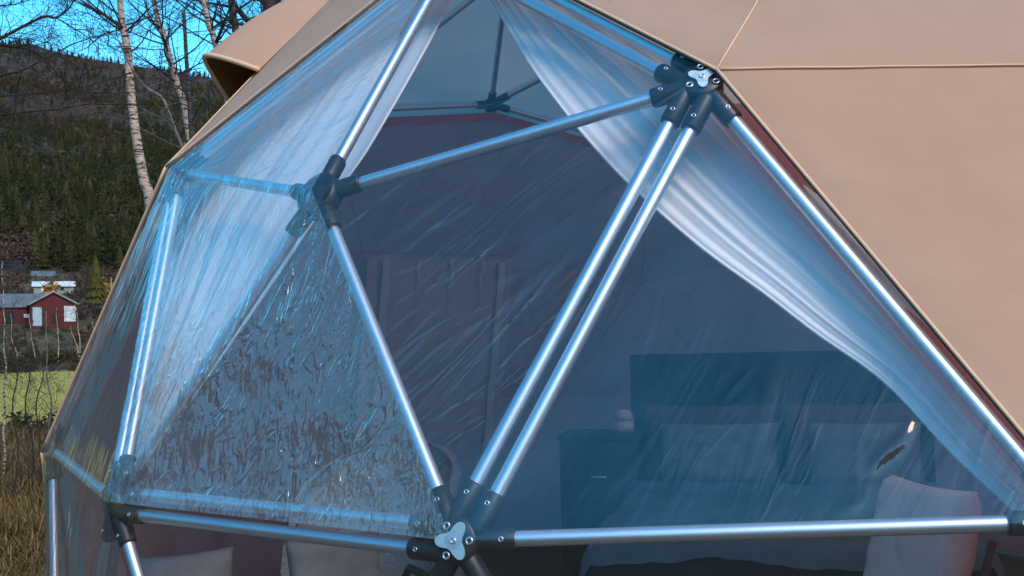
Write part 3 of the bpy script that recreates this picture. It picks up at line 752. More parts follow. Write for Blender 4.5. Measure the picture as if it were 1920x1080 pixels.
# lounge chair by the right part of the window: its back cushion rises behind the lower strut
def lounge(o, rot, label, back_h, seat_w, lean=0.25):
    ch = empty('lounge_chair', o, label, 'chair')
    hw = seat_w/2
    for sx in (-1, 1):
        MB().tube([L2W(o, rot, (sx*hw, -0.36, 0.0)), L2W(o, rot, (sx*hw, -0.33, 0.34)), L2W(o, rot, (sx*hw, 0.30, 0.30)), L2W(o, rot, (sx*hw, 0.34+lean*0.5, back_h-0.16))], 0.014, 10).build('side_frame', MT['iron'], ch)
        MB().tube([L2W(o, rot, (sx*hw, 0.34, 0.0)), L2W(o, rot, (sx*hw, 0.28, 0.31))], 0.014, 10).build('leg', MT['iron'], ch)
    for yy, zz in ((-0.33, 0.335), (0.28, 0.30)):
        MB().tube([L2W(o, rot, (-hw, yy, zz)), L2W(o, rot, (hw, yy, zz))], 0.012, 8).build('cross_bar', MT['iron'], ch)
    soft('seat_cushion', L2W(o, rot, (0, -0.04, 0.43)), (seat_w+0.04, 0.15, 0.66), rot @ RX(math.pi/2-0.05), MT['cushion'], ch, 0.28, 2, 0.012)
    hh = back_h-0.38
    soft('back_cushion', L2W(o, rot, (0, 0.27+lean*hh/2, 0.40+hh/2)), (seat_w+0.02, 0.16, hh), rot @ RX(-lean), MT['cushion'], ch, 0.28, 5, 0.012)
    return ch
lc0 = frame_at(1545, 0, 3.75); RLc = facing(lc0) @ RZ(-1.05)
lounge(lc0, RLc, 'pale cushioned lounge chair beside the window, right of the bed', 0.93, 0.50)
# low sofa with a black steel frame behind the lower left of the window
sf0 = frame_at(520, 0, 3.9); RS = facing(sf0) @ RZ(0.25)
sf = empty('sofa', sf0, 'low pale sofa with black steel frame behind the lower left window', 'sofa')
for sx in (-1, 1):
    MB().tube([L2W(sf0, RS, (sx*0.62, y_, z_)) for y_, z_ in ((-0.36, 0.0), (-0.36, 0.50), (-0.30, 0.55), (0.30, 0.55), (0.36, 0.50), (0.36, 0.0))], 0.018, 10).build('arm', MT['iron'], sf)
rbox('seat_frame', L2W(sf0, RS, (0, 0, 0.20)), (1.22, 0.70, 0.05), RS, MT['iron'], sf, 0.008)
for sx in (-0.30, 0.30):
    soft('seat_cushion', L2W(sf0, RS, (sx, 0, 0.30)), (0.60, 0.15, 0.66), RS @ RX(math.pi/2), MT['taupe'], sf, 0.28, sx*9, 0.012)
    soft('back_cushion', L2W(sf0, RS, (sx, 0.30, 0.55)), (0.40, 0.14, 0.34), RS @ RX(-0.2), MT['sofa_cushion'], sf, 0.36, sx*5, 0.014)
# kilim cushion
t = NT('red_blue_kilim'); v = t.coord('Generated')
sx_ = t.n('ShaderNodeSeparateXYZ'); t.l(v, sx_.inputs[0])
u_ = t.math('MULTIPLY', sx_.outputs[0], 9.0); zz = t.math('PINGPONG', u_, 0.5)
band = t.math('ADD', t.math('MULTIPLY', sx_.outputs[2], 4.0), zz); fr_ = t.math('FRACT', band)
kr = t.ramp(fr_, [(0.0, (0.16, 0.03, 0.03)), (0.30, (0.16, 0.03, 0.03)), (0.34, (0.62, 0.64, 0.66)), (0.55, (0.62, 0.64, 0.66)), (0.58, (0.03, 0.07, 0.12)), (0.80, (0.03, 0.07, 0.12)), (0.84, (0.45, 0.16, 0.05))])
t.t.nodes[-1].color_ramp.interpolation = 'CONSTANT'
MT['kilim'] = t.done(t.bsdf(kr, 0.9, 0, t.bump(t.noise(t.coord('Object'), 120, 2), 0.3, 0.003)).outputs[0])
kc0 = frame_at(745, 0, 3.30); RK_ = facing(kc0) @ RZ(0.15)
pf = empty('pouffe', kc0, 'low dark leather pouffe under the red and blue kilim cushion', 'pouffe')
MB().tube([kc0+Vector((0, 0, z_)) for z_ in (0.0, 0.03, 0.10, 0.20, 0.27, 0.30)], [0.24, 0.28, 0.31, 0.31, 0.28, 0.20], 28).build('seat', MT['darkwood'], pf)
tag(soft('cushion', L2W(kc0, RK_, (0, 0.05, 0.50)), (0.52, 0.16, 0.42), RK_ @ RX(-0.3), MT['kilim'], None, 0.42, 3, 0.012), 'red white and blue zigzag kilim cushion behind the bottom hub', 'cushion')

# ------------------------------------------------------------------ bare trees outside
def bark_mat(name, light, dark, scale=6, thresh=0.52):
    t = NT(name); v = t.coord('Object', (1.2, 1.2, 7)); f = t.noise(v, scale, 5, 0.6, 0.4)
    col = t.ramp(f, [(0.30, light), (thresh, tuple(c*0.8 for c in light)), (thresh+0.06, dark), (0.9, dark)])
    return t.done(t.bsdf(col, 0.85, 0, t.bump(f, 0.4, 0.01)).outputs[0])
MT['birch'] = bark_mat('birch_bark', (0.66, 0.46, 0.35), (0.035, 0.026, 0.022))
MT['darkbark'] = bark_mat('dark_bark', (0.085, 0.06, 0.048), (0.018, 0.013, 0.011), 5, 0.45)
MT['twig'] = simple('dark_twig_bark', (0.022, 0.014, 0.012), (0.05, 0.032, 0.026), 5, 0.9)
MT['paletwig'] = simple('pale_twig_bark', (0.16, 0.12, 0.10), (0.25, 0.20, 0.17), 5, 0.9)
def catmull(pts, n=6):
    out = []; P_ = [pts[0]*2-pts[1]]+pts+[pts[-1]*2-pts[-2]]
    for i in range(1, len(P_)-2):
        p0, p1, p2, p3 = P_[i-1:i+3]
        for k in range(n):
            t_ = k/n; out.append(0.5*((2*p1)+(p2-p0)*t_+(2*p0-5*p1+4*p2-p3)*t_*t_+(3*p1-p0-3*p2+p3)*t_**3))
    return out+[pts[-1]]
def grow(mb, p, d, L, r, depth, rg, tw, droop=0.25, n=5):
    """a wandering branch with side shoots; thin shoots go into the twig mesh"""
    pts = [p.copy()]; q = p.copy(); d = d.normalized(); seg = 7
    for i in range(seg):
        d = (d+Vector((rg.uniform(-1, 1), rg.uniform(-1, 1), rg.uniform(-1, 1)))*0.20+Vector((0, 0, -droop*0.08*(i+1)/seg if depth < 2 else 0.03))).normalized()
        q = q+d*L/seg; pts.append(q.copy())
    rr = [max(0.0012, r*(1-0.85*i/seg)) for i in range(seg+1)]
    (mb if r > 0.012 else tw).tube(pts, rr, n if r > 0.012 else 4, False)
    if depth > 0:
        for k in range(rg.randint(4, 6)):
            i = rg.randint(1, seg); a = d.orthogonal(); ax = Matrix.Rotation(rg.uniform(0, 6.28), 3, d)
            dd = (d*0.8+(ax @ a)*rg.uniform(0.5, 1.0)).normalized()
            grow(mb, pts[i], dd, L*rg.uniform(0.35, 0.62), max(0.0015, rr[i]*0.6), depth-1, rg, tw, droop)
def tree(name, pix, dist, r0, r1, bark, label, seed, nbr=9, brL=1.6, depth=2, group=None, up=3.5, twig='twig', brange=(0.15, 1.0), lean=None, cat='tree'):
    rg = random.Random(seed)
    pts = [p if isinstance(p, Vector) else (at_r if dist > 100 else at)(p[0], p[1], dist) for p in pix]
    base = pts[-1].copy(); d = (pts[-1]-pts[-2]).normalized()
    gz = ground_h(base.x, base.y)
    if base.z > gz+0.05:
        k_ = max(0.35, -d.z); foot = base+Vector((d.x/k_, d.y/k_, -1))*(base.z-gz)*Vector((1, 1, 1)).x
        foot = Vector((base.x+(foot.x-base.x)*0.4, base.y+(foot.y-base.y)*0.4, gz-0.05)); pts.append(foot)
    d0 = (pts[0]-pts[1]).normalized()
    if up: pts = [pts[0]+(d0*0.8+Vector((0, 0, 0.4))).normalized()*up]+pts
    cv = catmull(pts[::-1], 7)
    if cat == 'sapling' or name == 'slender_birch':
        wob = 0.09 if cat == 'sapling' else 0.7
        cv = [p+Vector((noise.noise(p*1.7/wob*0.12+Vector((seed, 0, 0))), noise.noise(p*1.7/wob*0.12+Vector((0, seed, 0))), 0))*wob for p in cv]
    L = len(cv); rad_ = [r0+(r1-r0)*i/(L-1) for i in range(L)]
    e = empty(name, cv[0], label, cat, group)
    MB().tube(cv, rad_, 10).build('trunk', MT[bark], e)
    mb, tw = MB(), MB()
    for k in range(nbr):
        i = int(L*rg.uniform(*brange)); i = min(L-2, max(1, i))
        a = rg.uniform(0, 6.28)
        dd = Vector((math.cos(a), math.sin(a), rg.uniform(0.15, 0.9)))
        grow(mb, cv[i], dd, brL*rg.uniform(0.6, 1.2), rad_[i]*rg.uniform(0.22, 0.38), depth, rg, tw)
    if mb.v: tag(mb.build('limbs', MT['darkbark'] if bark == 'darkbark' else MT['twig'], e), kind='stuff')
    if tw.v: tag(tw.build('twigs', MT[twig], e), kind='stuff')
    return e
GB = 'bare trees behind the tent'
tree('birch_tree', [(225, 0), (232, 55), (240, 100), (246, 180), (256, 260), (270, 340), (285, 415)], 14, 0.075, 0.036, 'birch', 'leftmost white birch trunk, the one crossing most of the mountain', 11, 20, 1.7, 2, GB, brange=(0.55, 1.0))
tree('birch_tree', [(288, 0), (306, 60), (320, 115), (333, 160), (345, 195), (356, 260), (362, 320)], 16.5, 0.065, 0.036, 'birch', 'second white birch from the left, leaning towards the tent', 12, 20, 1.8, 2, GB, brange=(0.5, 1.0))
tree('birch_tree', [(382, 0), (398, 60), (410, 105), (420, 150), (430, 200), (436, 260)], 15.5, 0.062, 0.038, 'birch', 'white birch trunk passing just behind the vent hood', 13, 20, 1.7, 2, GB, brange=(0.5, 1.0))
tree('bare_tree', [(434, 0), (440, 40), (446, 90), (450, 140), (455, 220)], 17, 0.075, 0.055, 'darkbark', 'slim dark bare trunk right of the three birches', 14, 10, 1.9, 2, GB, brange=(0.5, 1.0))
tree('bare_tree', [(512, -10), (505, 40), (496, 80), (485, 150), (478, 240)], 18, 0.19, 0.14, 'darkbark', 'thickest dark trunk behind the tent roof beside the vent hood', 15, 12, 2.6, 2, GB, brange=(0.45, 1.0))
tree('bare_tree', [(578, -20), (580, 20), (584, 60), (590, 160)], 19, 0.05, 0.035, 'darkbark', 'thin dark trunk next to the roof slope at the top', 16, 8, 1.8, 2, GB, brange=(0.5, 1.0))
tree('bare_tree', [(-120, -60), (-118, 200), (-110, 480), (-105, 760)], 9.5, 0.07, 0.04, 'darkbark', 'bare tree at the left edge whose dark branches reach across the sky', 17, 16, 2.6, 2, GB, brange=(0.5, 1.0))
tree('bare_tree', [(248, 130), (275, 165), (305, 185), (325, 235), (345, 285), (352, 320)], 13, 0.028, 0.010, 'paletwig', 'thin grey sapling forking between the first two birches', 18, 6, 0.9, 1, GB, 0.4, 'paletwig')
tree('bare_tree', [(352, 150), (356, 200), (360, 250), (364, 310), (366, 350)], 12.5, 0.05, 0.02, 'darkbark', 'dark bushy stem rising just left of the roof edge', 19, 10, 0.9, 2, GB, 0.8)
# bare trees left of and behind the camera, mirrored in the crinkled film
for k, (a_, r_, lab) in enumerate([(196, 9.0, 'bare tree beyond the left of the picture, mirrored in the lower left film'), (212, 8.0, 'leaning birch beyond the left of the picture, mirrored in the crinkled film'), (228, 9.5, 'tall bare tree beyond the left of the picture, mirrored below the hub'),
                               (244, 8.5, 'twin bare tree beyond the left of the picture, mirrored in the veiled film')]):
    x_, y_ = math.sin(R_(a_))*r_, math.cos(R_(a_))*r_; z_ = ground_h(x_, y_)
    tree('bare_tree', [Vector((x_+0.5, y_+0.2, z_+7.5)), Vector((x_+0.2, y_, z_+5)), Vector((x_-0.1, y_+0.1, z_+2.5)), Vector((x_, y_, z_-0.1))], 9, 0.13, 0.06, 'darkbark' if k != 1 else 'birch', lab, 200+k, 26, 2.6, 2, 'trees mirrored in the window', 2.0, 'twig', (0.2, 1.0))
# limbs of the left-edge tree that cross the sky
_le = [o for o in C.objects if o.get('label', '').startswith('bare tree at the left edge')][0]
_rg = random.Random(77); _tw = MB()
for pl_, r_ in (([(-118, 140), (-40, 95), (20, 62), (80, 32), (105, 33), (132, 12), (150, -30)], 0.020), ([(-118, 110), (-30, 84), (30, 88), (75, 103), (112, 142), (150, 168), (190, 175)], 0.014),
                ([(-112, 330), (-40, 250), (10, 205), (30, 222), (45, 228)], 0.009), ([(105, 33), (150, 60), (185, 82), (225, 88)], 0.007), ([(-100, 40), (-20, 15), (40, 5), (90, -20)], 0.010)):
    cv_ = catmull([at(x, y, 9.5+0.002*x) for x, y in pl_], 5)
    MB().tube(cv_, [r_*(1-0.75*i/(len(cv_)-1)) for i in range(len(cv_))], 7).build('limb', MT['twig'], _le)
    for i in range(2, len(cv_), 2):
        for _ in range(2):
            a_ = _rg.uniform(0, 6.28); dd_ = (cv_[i]-cv_[i-1]).normalized()*0.8+Vector((math.cos(a_), math.sin(a_), _rg.uniform(-.6, 1)))*0.8
            grow(_tw, cv_[i], dd_, _rg.uniform(0.25, 0.6), 0.0045, 2, _rg, _tw)
tag(_tw.build('twigs', MT['twig'], _le), kind='stuff')
# saplings on the bank at the left edge
sap = [((88, 690), (90, 760), (95, 830), (102, 900), 13, 'paletwig', 'pale twisting sapling beside the tent against the green field'), ((50, 700), (54, 780), (58, 860), (62, 930), 12, 'twig', 'dark upright sapling left of the pale one'),
       ((72, 720), (75, 800), (78, 870), (70, 930), 11.5, 'twig', 'dark sapling with a bent stem nearest the tent corner'), ((5, 600), (6, 720), (8, 840), (6, 940), 12.5, 'birch', 'slim birch sapling at the very left edge of the picture'),
       ((36, 730), (38, 800), (36, 870), (30, 940), 10.5, 'twig', 'low forked sapling in front of the slim birch')]
for k, (a, b, c, d_, dist, m, lab) in enumerate(sap):
    tree('sapling', [a, b, c, d_], dist, 0.011 if m == 'twig' else 0.017, 0.005, m, lab, 30+k, 14, 0.8, 2, 'saplings left of the tent', 0.7, 'twig', (0.1, 0.95), cat='sapling')

# ------------------------------------------------------------------ buildings across the valley
MT['redwall'] = simple('red_painted_boards', (0.075, 0.007, 0.007), (0.11, 0.012, 0.011), 2, 0.8)
MT['roof'] = simple('grey_sheet_roof', (0.10, 0.105, 0.11), (0.15, 0.155, 0.16), 0.8, 0.6)
MT['slate'] = simple('dark_blue_roof', (0.05, 0.07, 0.09), (0.08, 0.10, 0.13), 0.8, 0.6)
MT['white'] = simple('white_painted_boards', (0.55, 0.56, 0.57), (0.68, 0.68, 0.67), 1.2, 0.7)
MT['pale_blue'] = simple('pale_blue_boards', (0.30, 0.40, 0.44), (0.36, 0.46, 0.50), 1.2, 0.7)
MT['grey_wall'] = simple('weathered_boards', (0.22, 0.20, 0.19), (0.30, 0.28, 0.26), 1.5, 0.8)
MT['opening'] = simple('dark_opening', (0.012, 0.012, 0.013), (0.02, 0.02, 0.02), 2, 0.9)
def site(x, y, d):                        # a building's ground point and its axes
    o = at_r(x, y, d); r = facing(o); return o, r
def gable_house(name, x, ybase, d, wid, dep, wall_h, ridge_h, label, mats, yaw=0.0, ridge='y', doors=(), wins=(), over=0.5, parent=None, off=(0, 0, 0)):
    o, r = site(x, ybase, d); r = r @ RZ(yaw); o = o+r @ Vector(off)
    h = empty(name, o, label, 'building') if parent is None else parent
    hw, hd = wid/2, dep/2; sk = -3.0
    if ridge == 'y':
        vs = [(-hw, -hd, sk), (hw, -hd, sk), (hw, -hd, wall_h), (0, -hd, ridge_h), (-hw, -hd, wall_h), (-hw, hd, sk), (hw, hd, sk), (hw, hd, wall_h), (0, hd, ridge_h), (-hw, hd, wall_h)]
        fs = [(0, 1, 2, 3, 4), (5, 9, 8, 7, 6), (0, 4, 9, 5), (1, 6, 7, 2)]
        sl = [((-hw, 0), (wall_h, ridge_h)), ((hw, 0), (wall_h, ridge_h))]
    else:
        vs = [(-hw, -hd, sk), (-hw, hd, sk), (-hw, hd, wall_h), (-hw, 0, ridge_h), (-hw, -hd, wall_h), (hw, -hd, sk), (hw, hd, sk), (hw, hd, wall_h), (hw, 0, ridge_h), (hw, -hd, wall_h)]
        fs = [(0, 4, 3, 2, 1), (5, 6, 7, 8, 9), (0, 5, 9, 4), (1, 2, 7, 6)]
    obj('wall', [L2W(o, r, v) for v in vs], fs, MT[mats[0]], h, False)
    for sg in (-1, 1):
        mb = MB(); run = hw if ridge == 'y' else hd; slope = (ridge_h-wall_h)/run; e = run+over
        A0 = [(0, ridge_h+0.06), (sg*e, ridge_h+0.06-slope*e)]; lo = hd+over if ridge == 'y' else hw+over
        vs = []
        for th in (0, 0.22):
            for (q, zq) in A0:
                for s_ in (-lo, lo): vs.append((q, s_, zq+th) if ridge == 'y' else (s_, q, zq+th))
        mb.add([L2W(o, r, v) for v in vs], [(0, 1, 3, 2), (4, 6, 7, 5), (0, 4, 5, 1), (2, 3, 7, 6), (0, 2, 6, 4), (1, 5, 7, 3)])
        rf = mb.build('roof', MT[mats[1]], h, False)
        if ridge == 'y':
            mb = MB(); 
            for th in (0,):
                vs = [(0, -lo-0.06, ridge_h+0.28), (sg*e, -lo-0.06, ridge_h+0.28-slope*e), (sg*e, -lo-0.06, ridge_h-0.10-slope*e), (0, -lo-0.06, ridge_h-0.10)]
                mb.add([L2W(o, r, v) for v in vs]+[L2W(o, r, (v[0], v[1]+0.05, v[2])) for v in vs], [(0, 1, 2, 3), (7, 6, 5, 4), (0, 4, 5, 1), (2, 6, 7, 3), (1, 5, 6, 2), (0, 3, 7, 4)])
            mb.build('barge_board', MT['grey_wall'], rf, False)
    for (x0, x1, z0, z1, m, nm) in list(doors)+list(wins):
        MB().box(L2W(o, r, ((x0+x1)/2, -hd-0.06, (z0+z1)/2)), (x1-x0, 0.16, z1-z0), r).build(nm, MT[m], h, False)
    return h, o, r
PXM = 240/F_PX
gable_house('red_barn', 98, 606, 240, 8.6, 10, 3.9, 6.3, 'red barn with its gable end and white doors facing the tent', ('redwall', 'roof'), 0.05, 'y',
            [(-3.9, -2.2, -0.6, 3.2, 'pale_blue', 'door'), (2.0, 4.2, 0.2, 3.4, 'white', 'door')], [(-0.3, 0.5, 0.0, 1.6, 'opening', 'window')])
gable_house('red_barn', 10, 604, 246, 15.5, 9, 3.2, 5.8, 'long low red barn wing with a grey sheet roof left of the gabled barn', ('redwall', 'roof'), 0.0, 'x',
            [(-1.0, 1.2, -0.4, 2.2, 'opening', 'door')], [(3.0, 4.0, 0.8, 1.6, 'white', 'window')], off=(0.5, 2, 0))
gable_house('long_shed', 101, 548, 300, 9.5, 5, 1.5, 2.6, 'long pale-roofed shed on the slope above the red barn', ('grey_wall', 'white'), 0.0, 'x',
            [(-3.0, -2.4, 0, 1.3, 'white', 'door')], [(-2.2, -0.6, 0.2, 1.2, 'opening', 'window'), (1.6, 2.4, 0.4, 1.2, 'opening', 'window')])
gable_house('blue_cabin', 81, 529, 340, 5.6, 5, 1.7, 3.0, 'small pale blue cabin uppermost on the slope below the forest', ('pale_blue', 'roof'), 0.0, 'x',
            [(0.6, 1.9, 0, 1.3, 'opening', 'door')], [(-2.0, -0.6, 0.1, 1.2, 'opening', 'window')])
pb = at_r(209, 580, 255); gz = ground_h(pb.x, pb.y)
pp = empty('utility_pole', (pb.x, pb.y, gz), 'thin pale utility pole right of the barn', 'pole')
ptop = at_r(209, 520, 255)
MB().tube([Vector((pb.x, pb.y, gz-0.3)), Vector((pb.x, pb.y, ptop.z))], [0.16, 0.12], 8).build('post', MT['grey_wall'], pp)
MB().box((pb.x, pb.y, ptop.z-0.5), (1.2, 0.12, 0.12)).build('cross_arm', MT['grey_wall'], pp)

# ------------------------------------------------------------------ forest on the mountain (one mass) and trees by the barn
def mass(name, vs, fs, cols, m, kind='stuff'):
    me = bpy.data.meshes.new(name)
    vs = np.asarray(vs, dtype=np.float32); fs = np.asarray(fs, dtype=np.int32)
    me.vertices.add(len(vs)); me.vertices.foreach_set('co', vs.ravel())
    me.loops.add(fs.size); me.loops.foreach_set('vertex_index', fs.ravel())
    me.polygons.add(len(fs)); me.polygons.foreach_set('loop_start', np.arange(0, fs.size, 3, dtype=np.int32))
    me.update(calc_edges=True)
    if cols is not None:
        ca = me.color_attributes.new('leaf_colour', 'FLOAT_COLOR', 'POINT')
        cc = np.ones((len(vs), 4), dtype=np.float32); cc[:, :3] = cols; ca.data.foreach_set('color', cc.ravel())
    o = link(name, me, m)
    if kind: o['kind'] = kind
    return o
t = NT('tree_foliage'); at_ = t.n('ShaderNodeAttribute', attribute_name='leaf_colour')
MT['foliage'] = t.done(t.bsdf(at_.outputs['Color'], 0.9, 0, None, **{'Specular IOR Level': 0.1}).outputs[0])
def spruce_proto(rg, tiers=6, nn=9):
    vs = []; fs = []
    for k in range(tiers):
        z0 = 0.06+0.86*k/tiers; z1 = min(1.0, z0+0.30); r_ = 0.20*(1-k/tiers)**0.8+0.02
        b = len(vs); vs.append((rg.uniform(-.01, .01), rg.uniform(-.01, .01), z1))
        ph = rg.uniform(0, 6)
        for j in range(nn*2):
            a = ph+math.pi*j/nn; rr = r_*(rg.uniform(0.85, 1.2) if j % 2 == 0 else rg.uniform(0.4, 0.6))
            vs.append((rr*math.cos(a), rr*math.sin(a), z0+(rg.uniform(-.05, 0.0) if j % 2 == 0 else rg.uniform(0.02, .06))))
        fs += [(b, b+1+j, b+1+(j+1) % (2*nn)) for j in range(2*nn)]
    return np.array(vs), np.array(fs)
def bush_proto(rg, n=70, flat=0.75):
    vs = []; fs = []
    for k in range(n):
        th = rg.uniform(0, 6.28); ph = math.acos(rg.uniform(-0.9, 1)); r_ = rg.uniform(0.55, 1.0)*0.34
        c = np.array([r_*math.sin(ph)*math.cos(th), r_*math.sin(ph)*math.sin(th), 0.55+flat*r_*1.5*math.cos(ph)])
        b = len(vs)
        for _ in range(3): vs.append(c+np.array([rg.uniform(-1, 1), rg.uniform(-1, 1), rg.uniform(-1, 1)])*0.10)
        fs.append((b, b+1, b+2))
    return np.array(vs), np.array(fs)
prg = random.Random(5)
SPR = [spruce_proto(prg) for _ in range(6)]; BUS = [bush_proto(prg) for _ in range(6)]; PIN = [bush_proto(prg, 90, 1.0) for _ in range(6)]
def scatter(cands):
    V, Fc, Cc = [], [], []; n = 0
    for (x, y, z, h, wd, proto, col) in cands:
        pv, pf_ = proto; a = nrg.uniform(0, 6.28); ca_, sa_ = math.cos(a), math.sin(a)
        q = np.empty_like(pv); q[:, 0] = (pv[:, 0]*ca_-pv[:, 1]*sa_)*h*wd+x; q[:, 1] = (pv[:, 0]*sa_+pv[:, 1]*ca_)*h*wd+y; q[:, 2] = pv[:, 2]*h+z
        V.append(q); Fc.append(pf_+n); n += len(pv)
        Cc.append(np.array(col)[None, :]*nrg.uniform(0.75, 1.25, (len(pv), 1)))
    return np.concatenate(V), np.concatenate(Fc), np.concatenate(Cc)
cands = []
a0, a1 = az_of_px(-330), az_of_px(900)
r = 352.0
while r < 2120:
    s_ = 4.6+0.0034*r; k = int((a1-a0)*r/s_)
    for i in range(k):
        a = a0+(a1-a0)*(i+nrg.uniform(0, 1))/k; rr = r+nrg.uniform(-.6, .6)*s_
        x = CAM.x+math.sin(a)*rr; y = CAM.y+math.cos(a)*rr
        n1 = noise.noise(Vector((x*.006, y*.006, 1))); n2 = noise.noise(Vector((x*.02, y*.02, 7)))
        high = max(0, (rr-1100)/900)
        if nrg.uniform() < 0.10+0.35*high*(n2 > 0): continue
        brown = (n1+0.5*n2 > 0.30-0.35*high) if nrg.uniform() < 0.85 else nrg.uniform() < 0.25
        if rr < 420 and a < az_of_px(62): brown = True
        z = ground_h(x, y)-0.3
        if brown: cands.append((x, y, z, nrg.uniform(6, 11), nrg.uniform(0.8, 1.1), BUS[nrg.integers(6)], np.array((0.080, 0.046, 0.033))*nrg.uniform(0.6, 1.35)))
        else:
            tint = nrg.uniform()
            pine = nrg.uniform() < 0.62
            cands.append((x, y, z, nrg.uniform(7, 11) if pine else nrg.uniform(7, 14), nrg.uniform(0.75, 1.0) if pine else nrg.uniform(0.9, 1.3), PIN[nrg.integers(6)] if pine else SPR[nrg.integers(6)], (np.array((0.020, 0.022, 0.008))*(1-tint)+np.array((0.046, 0.042, 0.013))*tint)*nrg.uniform(0.7, 1.2)))
    r += s_*0.9
fv, ff, fc_ = scatter(cands); mass('forest', fv, ff, fc_, MT['foliage'])
# scrub on the bank and along the crest
cands = []
for k in range(3600):
    a = nrg.uniform(a0, a1); rr = nrg.choice([nrg.uniform(172, 238), nrg.uniform(24, 40), nrg.uniform(244, 345)], p=[0.45, 0.08, 0.47])
    x = CAM.x+math.sin(a)*rr; y = CAM.y+math.cos(a)*rr; hh = nrg.uniform(1.0, 2.6) if rr > 100 else nrg.uniform(0.4, 0.9)
    if 205 < rr < 345:
        xp = 960+F_PX*math.tan(a-YAW)
        if xp < 140 and rr < 300: hh = min(hh, 1.2)
    if 246 < rr and nrg.uniform() < 0.75:
        hh = nrg.uniform(2.5, 5.0) if not (az_of_px(50) < a < az_of_px(135) and rr < 345) else nrg.uniform(0.8, 1.6)
        cands.append((x, y, ground_h(x, y)-0.2*hh, hh, nrg.uniform(0.7, 1.2), BUS[nrg.integers(6)], np.array((0.075, 0.045, 0.034))*nrg.uniform(0.6, 1.5))); continue
    col = [(0.035, 0.036, 0.012), (0.055, 0.045, 0.018), (0.11, 0.06, 0.025), (0.16, 0.085, 0.02)][nrg.choice(4, p=[0.4, 0.35, 0.2, 0.05])]
    cands.append((x, y, ground_h(x, y)-0.25*hh, hh, nrg.uniform(1.0, 1.8), BUS[nrg.integers(6)], np.array(col)*nrg.uniform(0.7, 1.3)))
fv, ff, fc_ = scatter(cands); mass('scrub', fv, ff, fc_, MT['foliage'])
def leaf_tree(name, x, y, d, h, wd, protos, col, label, cat='tree', dens=3):
    o = at_r(x, y, d); o.z = ground_h(o.x, o.y)
    cs = []
    for k in range(dens):
        cs.append((o.x+nrg.uniform(-.1, .1)*h*wd*0.4, o.y+nrg.uniform(-.1, .1)*h*wd*0.4, o.z+0.08*h, h*nrg.uniform(0.85, 1.0), wd, protos[nrg.integers(6)], np.array(col)*nrg.uniform(0.8, 1.2)))
    v_, f_, c_ = scatter(cs)
    e = empty(name, o, label, cat)
    c = mass('crown', v_, f_, c_, MT['foliage'], None); c.parent = e; c.matrix_parent_inverse = Matrix.Translation(o).inverted()
    MB().tube([o-Vector((0, 0, 0.4)), o+Vector((0, 0, h*0.7))], [h*0.02, h*0.008], 7).build('trunk', MT['darkbark'], e)
leaf_tree('spruce_tree', 177, 600, 262, 12.5, 1.1, SPR, (0.060, 0.052, 0.014), 'tall olive spruce standing right of the red barn', dens=3)
leaf_tree('yellow_tree', 201, 590, 268, 7.5, 1.0, BUS, (0.30, 0.17, 0.02), 'yellow autumn tree between the spruce and the tent', dens=3)
leaf_tree('orange_bush', 97, 562, 285, 5.0, 1.3, BUS, (0.42, 0.19, 0.02), 'bright orange bush behind the roof of the red barn', 'bush', 3)
for k, (x, y0, y1) in enumerate([(107, 588, 655), (145, 578, 640), (176, 612, 655), (60, 600, 665), (140, 622, 665), (25, 600, 655)]):
    tree('slender_birch', [(x-4, y0), (x-1, (y0+y1)/2), (x+4, y1)], 190, 0.09, 0.03, 'birch',
         ['slender bare birch below the white barn door', 'slender bare birch on the bank right of the barn', 'slender bare birch on the bank nearest the tent', 'slender bare birch on the bank below the barn corner', 'short bare birch low on the bank beside the field', 'slender bare birch on the bank below the long barn wing'][k], 60+k, 7, 2.4, 1, 'birches on the bank', 1.0, 'twig', (0.3, 1.0))

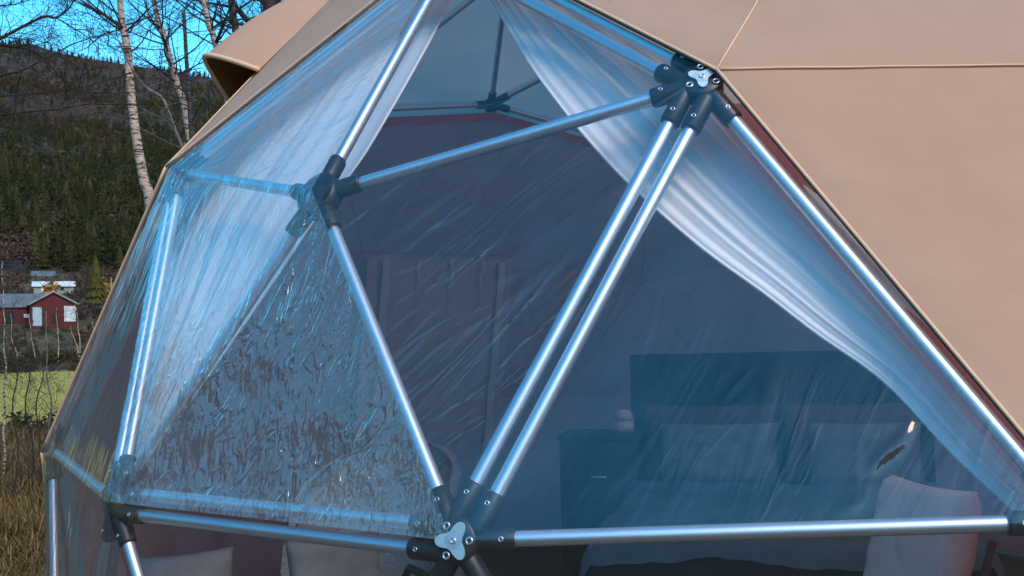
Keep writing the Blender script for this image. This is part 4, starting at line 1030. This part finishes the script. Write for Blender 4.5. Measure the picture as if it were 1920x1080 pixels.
# ------------------------------------------------------------------ dry grass and leaf litter at the left
V, Fc, Cc = [], [], []; n = 0
ga0, ga1 = az_of_px(-420), az_of_px(300)
for k in range(52000):
    a = nrg.uniform(ga0, ga1); rr = 5.0*math.exp(nrg.uniform(0, 1)*math.log(30/5.0))
    x = CAM.x+math.sin(a)*rr; y = CAM.y+math.cos(a)*rr
    if x*x+y*y < 3.15**2: continue
    z = ground_h(x, y)
    cl = noise.noise(Vector((x*1.3, y*1.3, 0)))
    h = nrg.uniform(0.04, 0.16)*(1+1.6*max(0, cl))*(1.0+0.9*max(0, min(1, (rr-8)/6))); th = nrg.uniform(0, 6.28); ln = nrg.uniform(0.2, 1.6)
    dx, dy = math.cos(th), math.sin(th); wd = nrg.uniform(0.003, 0.007)*(1+rr/14)
    V += [(x-dy*wd, y+dx*wd, z), (x+dy*wd, y-dx*wd, z), (x+dx*h*ln, y+dy*h*ln, z+h)]; Fc.append((n, n+1, n+2)); n += 3
    col = np.array([(0.20, 0.13, 0.055), (0.30, 0.20, 0.09), (0.12, 0.10, 0.03), (0.13, 0.06, 0.028)][nrg.choice(4, p=[0.4, 0.2, 0.2, 0.2])])*nrg.uniform(0.5, 1.2); Cc += [col, col, col]
tag(mass('dry_grass', np.array(V), np.array(Fc), np.array(Cc), MT['foliage']), 'short dry brown grass on the slope left of the tent', 'grass')
V, Fc, Cc = [], [], []; n = 0
for k in range(16000):
    a = nrg.uniform(ga0, ga1); rr = 5.0*math.exp(nrg.uniform(0, 1)*math.log(26/5.0))
    x = CAM.x+math.sin(a)*rr; y = CAM.y+math.cos(a)*rr
    if x*x+y*y < 3.15**2: continue
    z = ground_h(x, y)+nrg.uniform(0.003, 0.05); s_ = nrg.uniform(0.012, 0.03); th = nrg.uniform(0, 6.28)
    q = [np.array([math.cos(th+i*2.09)*s_*(1.4 if i == 0 else 0.8), math.sin(th+i*2.09)*s_*(1.4 if i == 0 else 0.8), nrg.uniform(-.6, .6)*s_]) for i in range(3)]
    V += [(x+p_[0], y+p_[1], z+p_[2]) for p_ in q]; Fc.append((n, n+1, n+2)); n += 3
    col = np.array([(0.20, 0.09, 0.035), (0.28, 0.15, 0.06), (0.10, 0.05, 0.025), (0.38, 0.26, 0.14)][nrg.choice(4)])*nrg.uniform(0.6, 1.2); Cc += [col, col, col]
tag(mass('leaf_litter', np.array(V), np.array(Fc), np.array(Cc), MT['foliage']), 'fallen brown leaves scattered on the grass left of the tent', 'leaves')
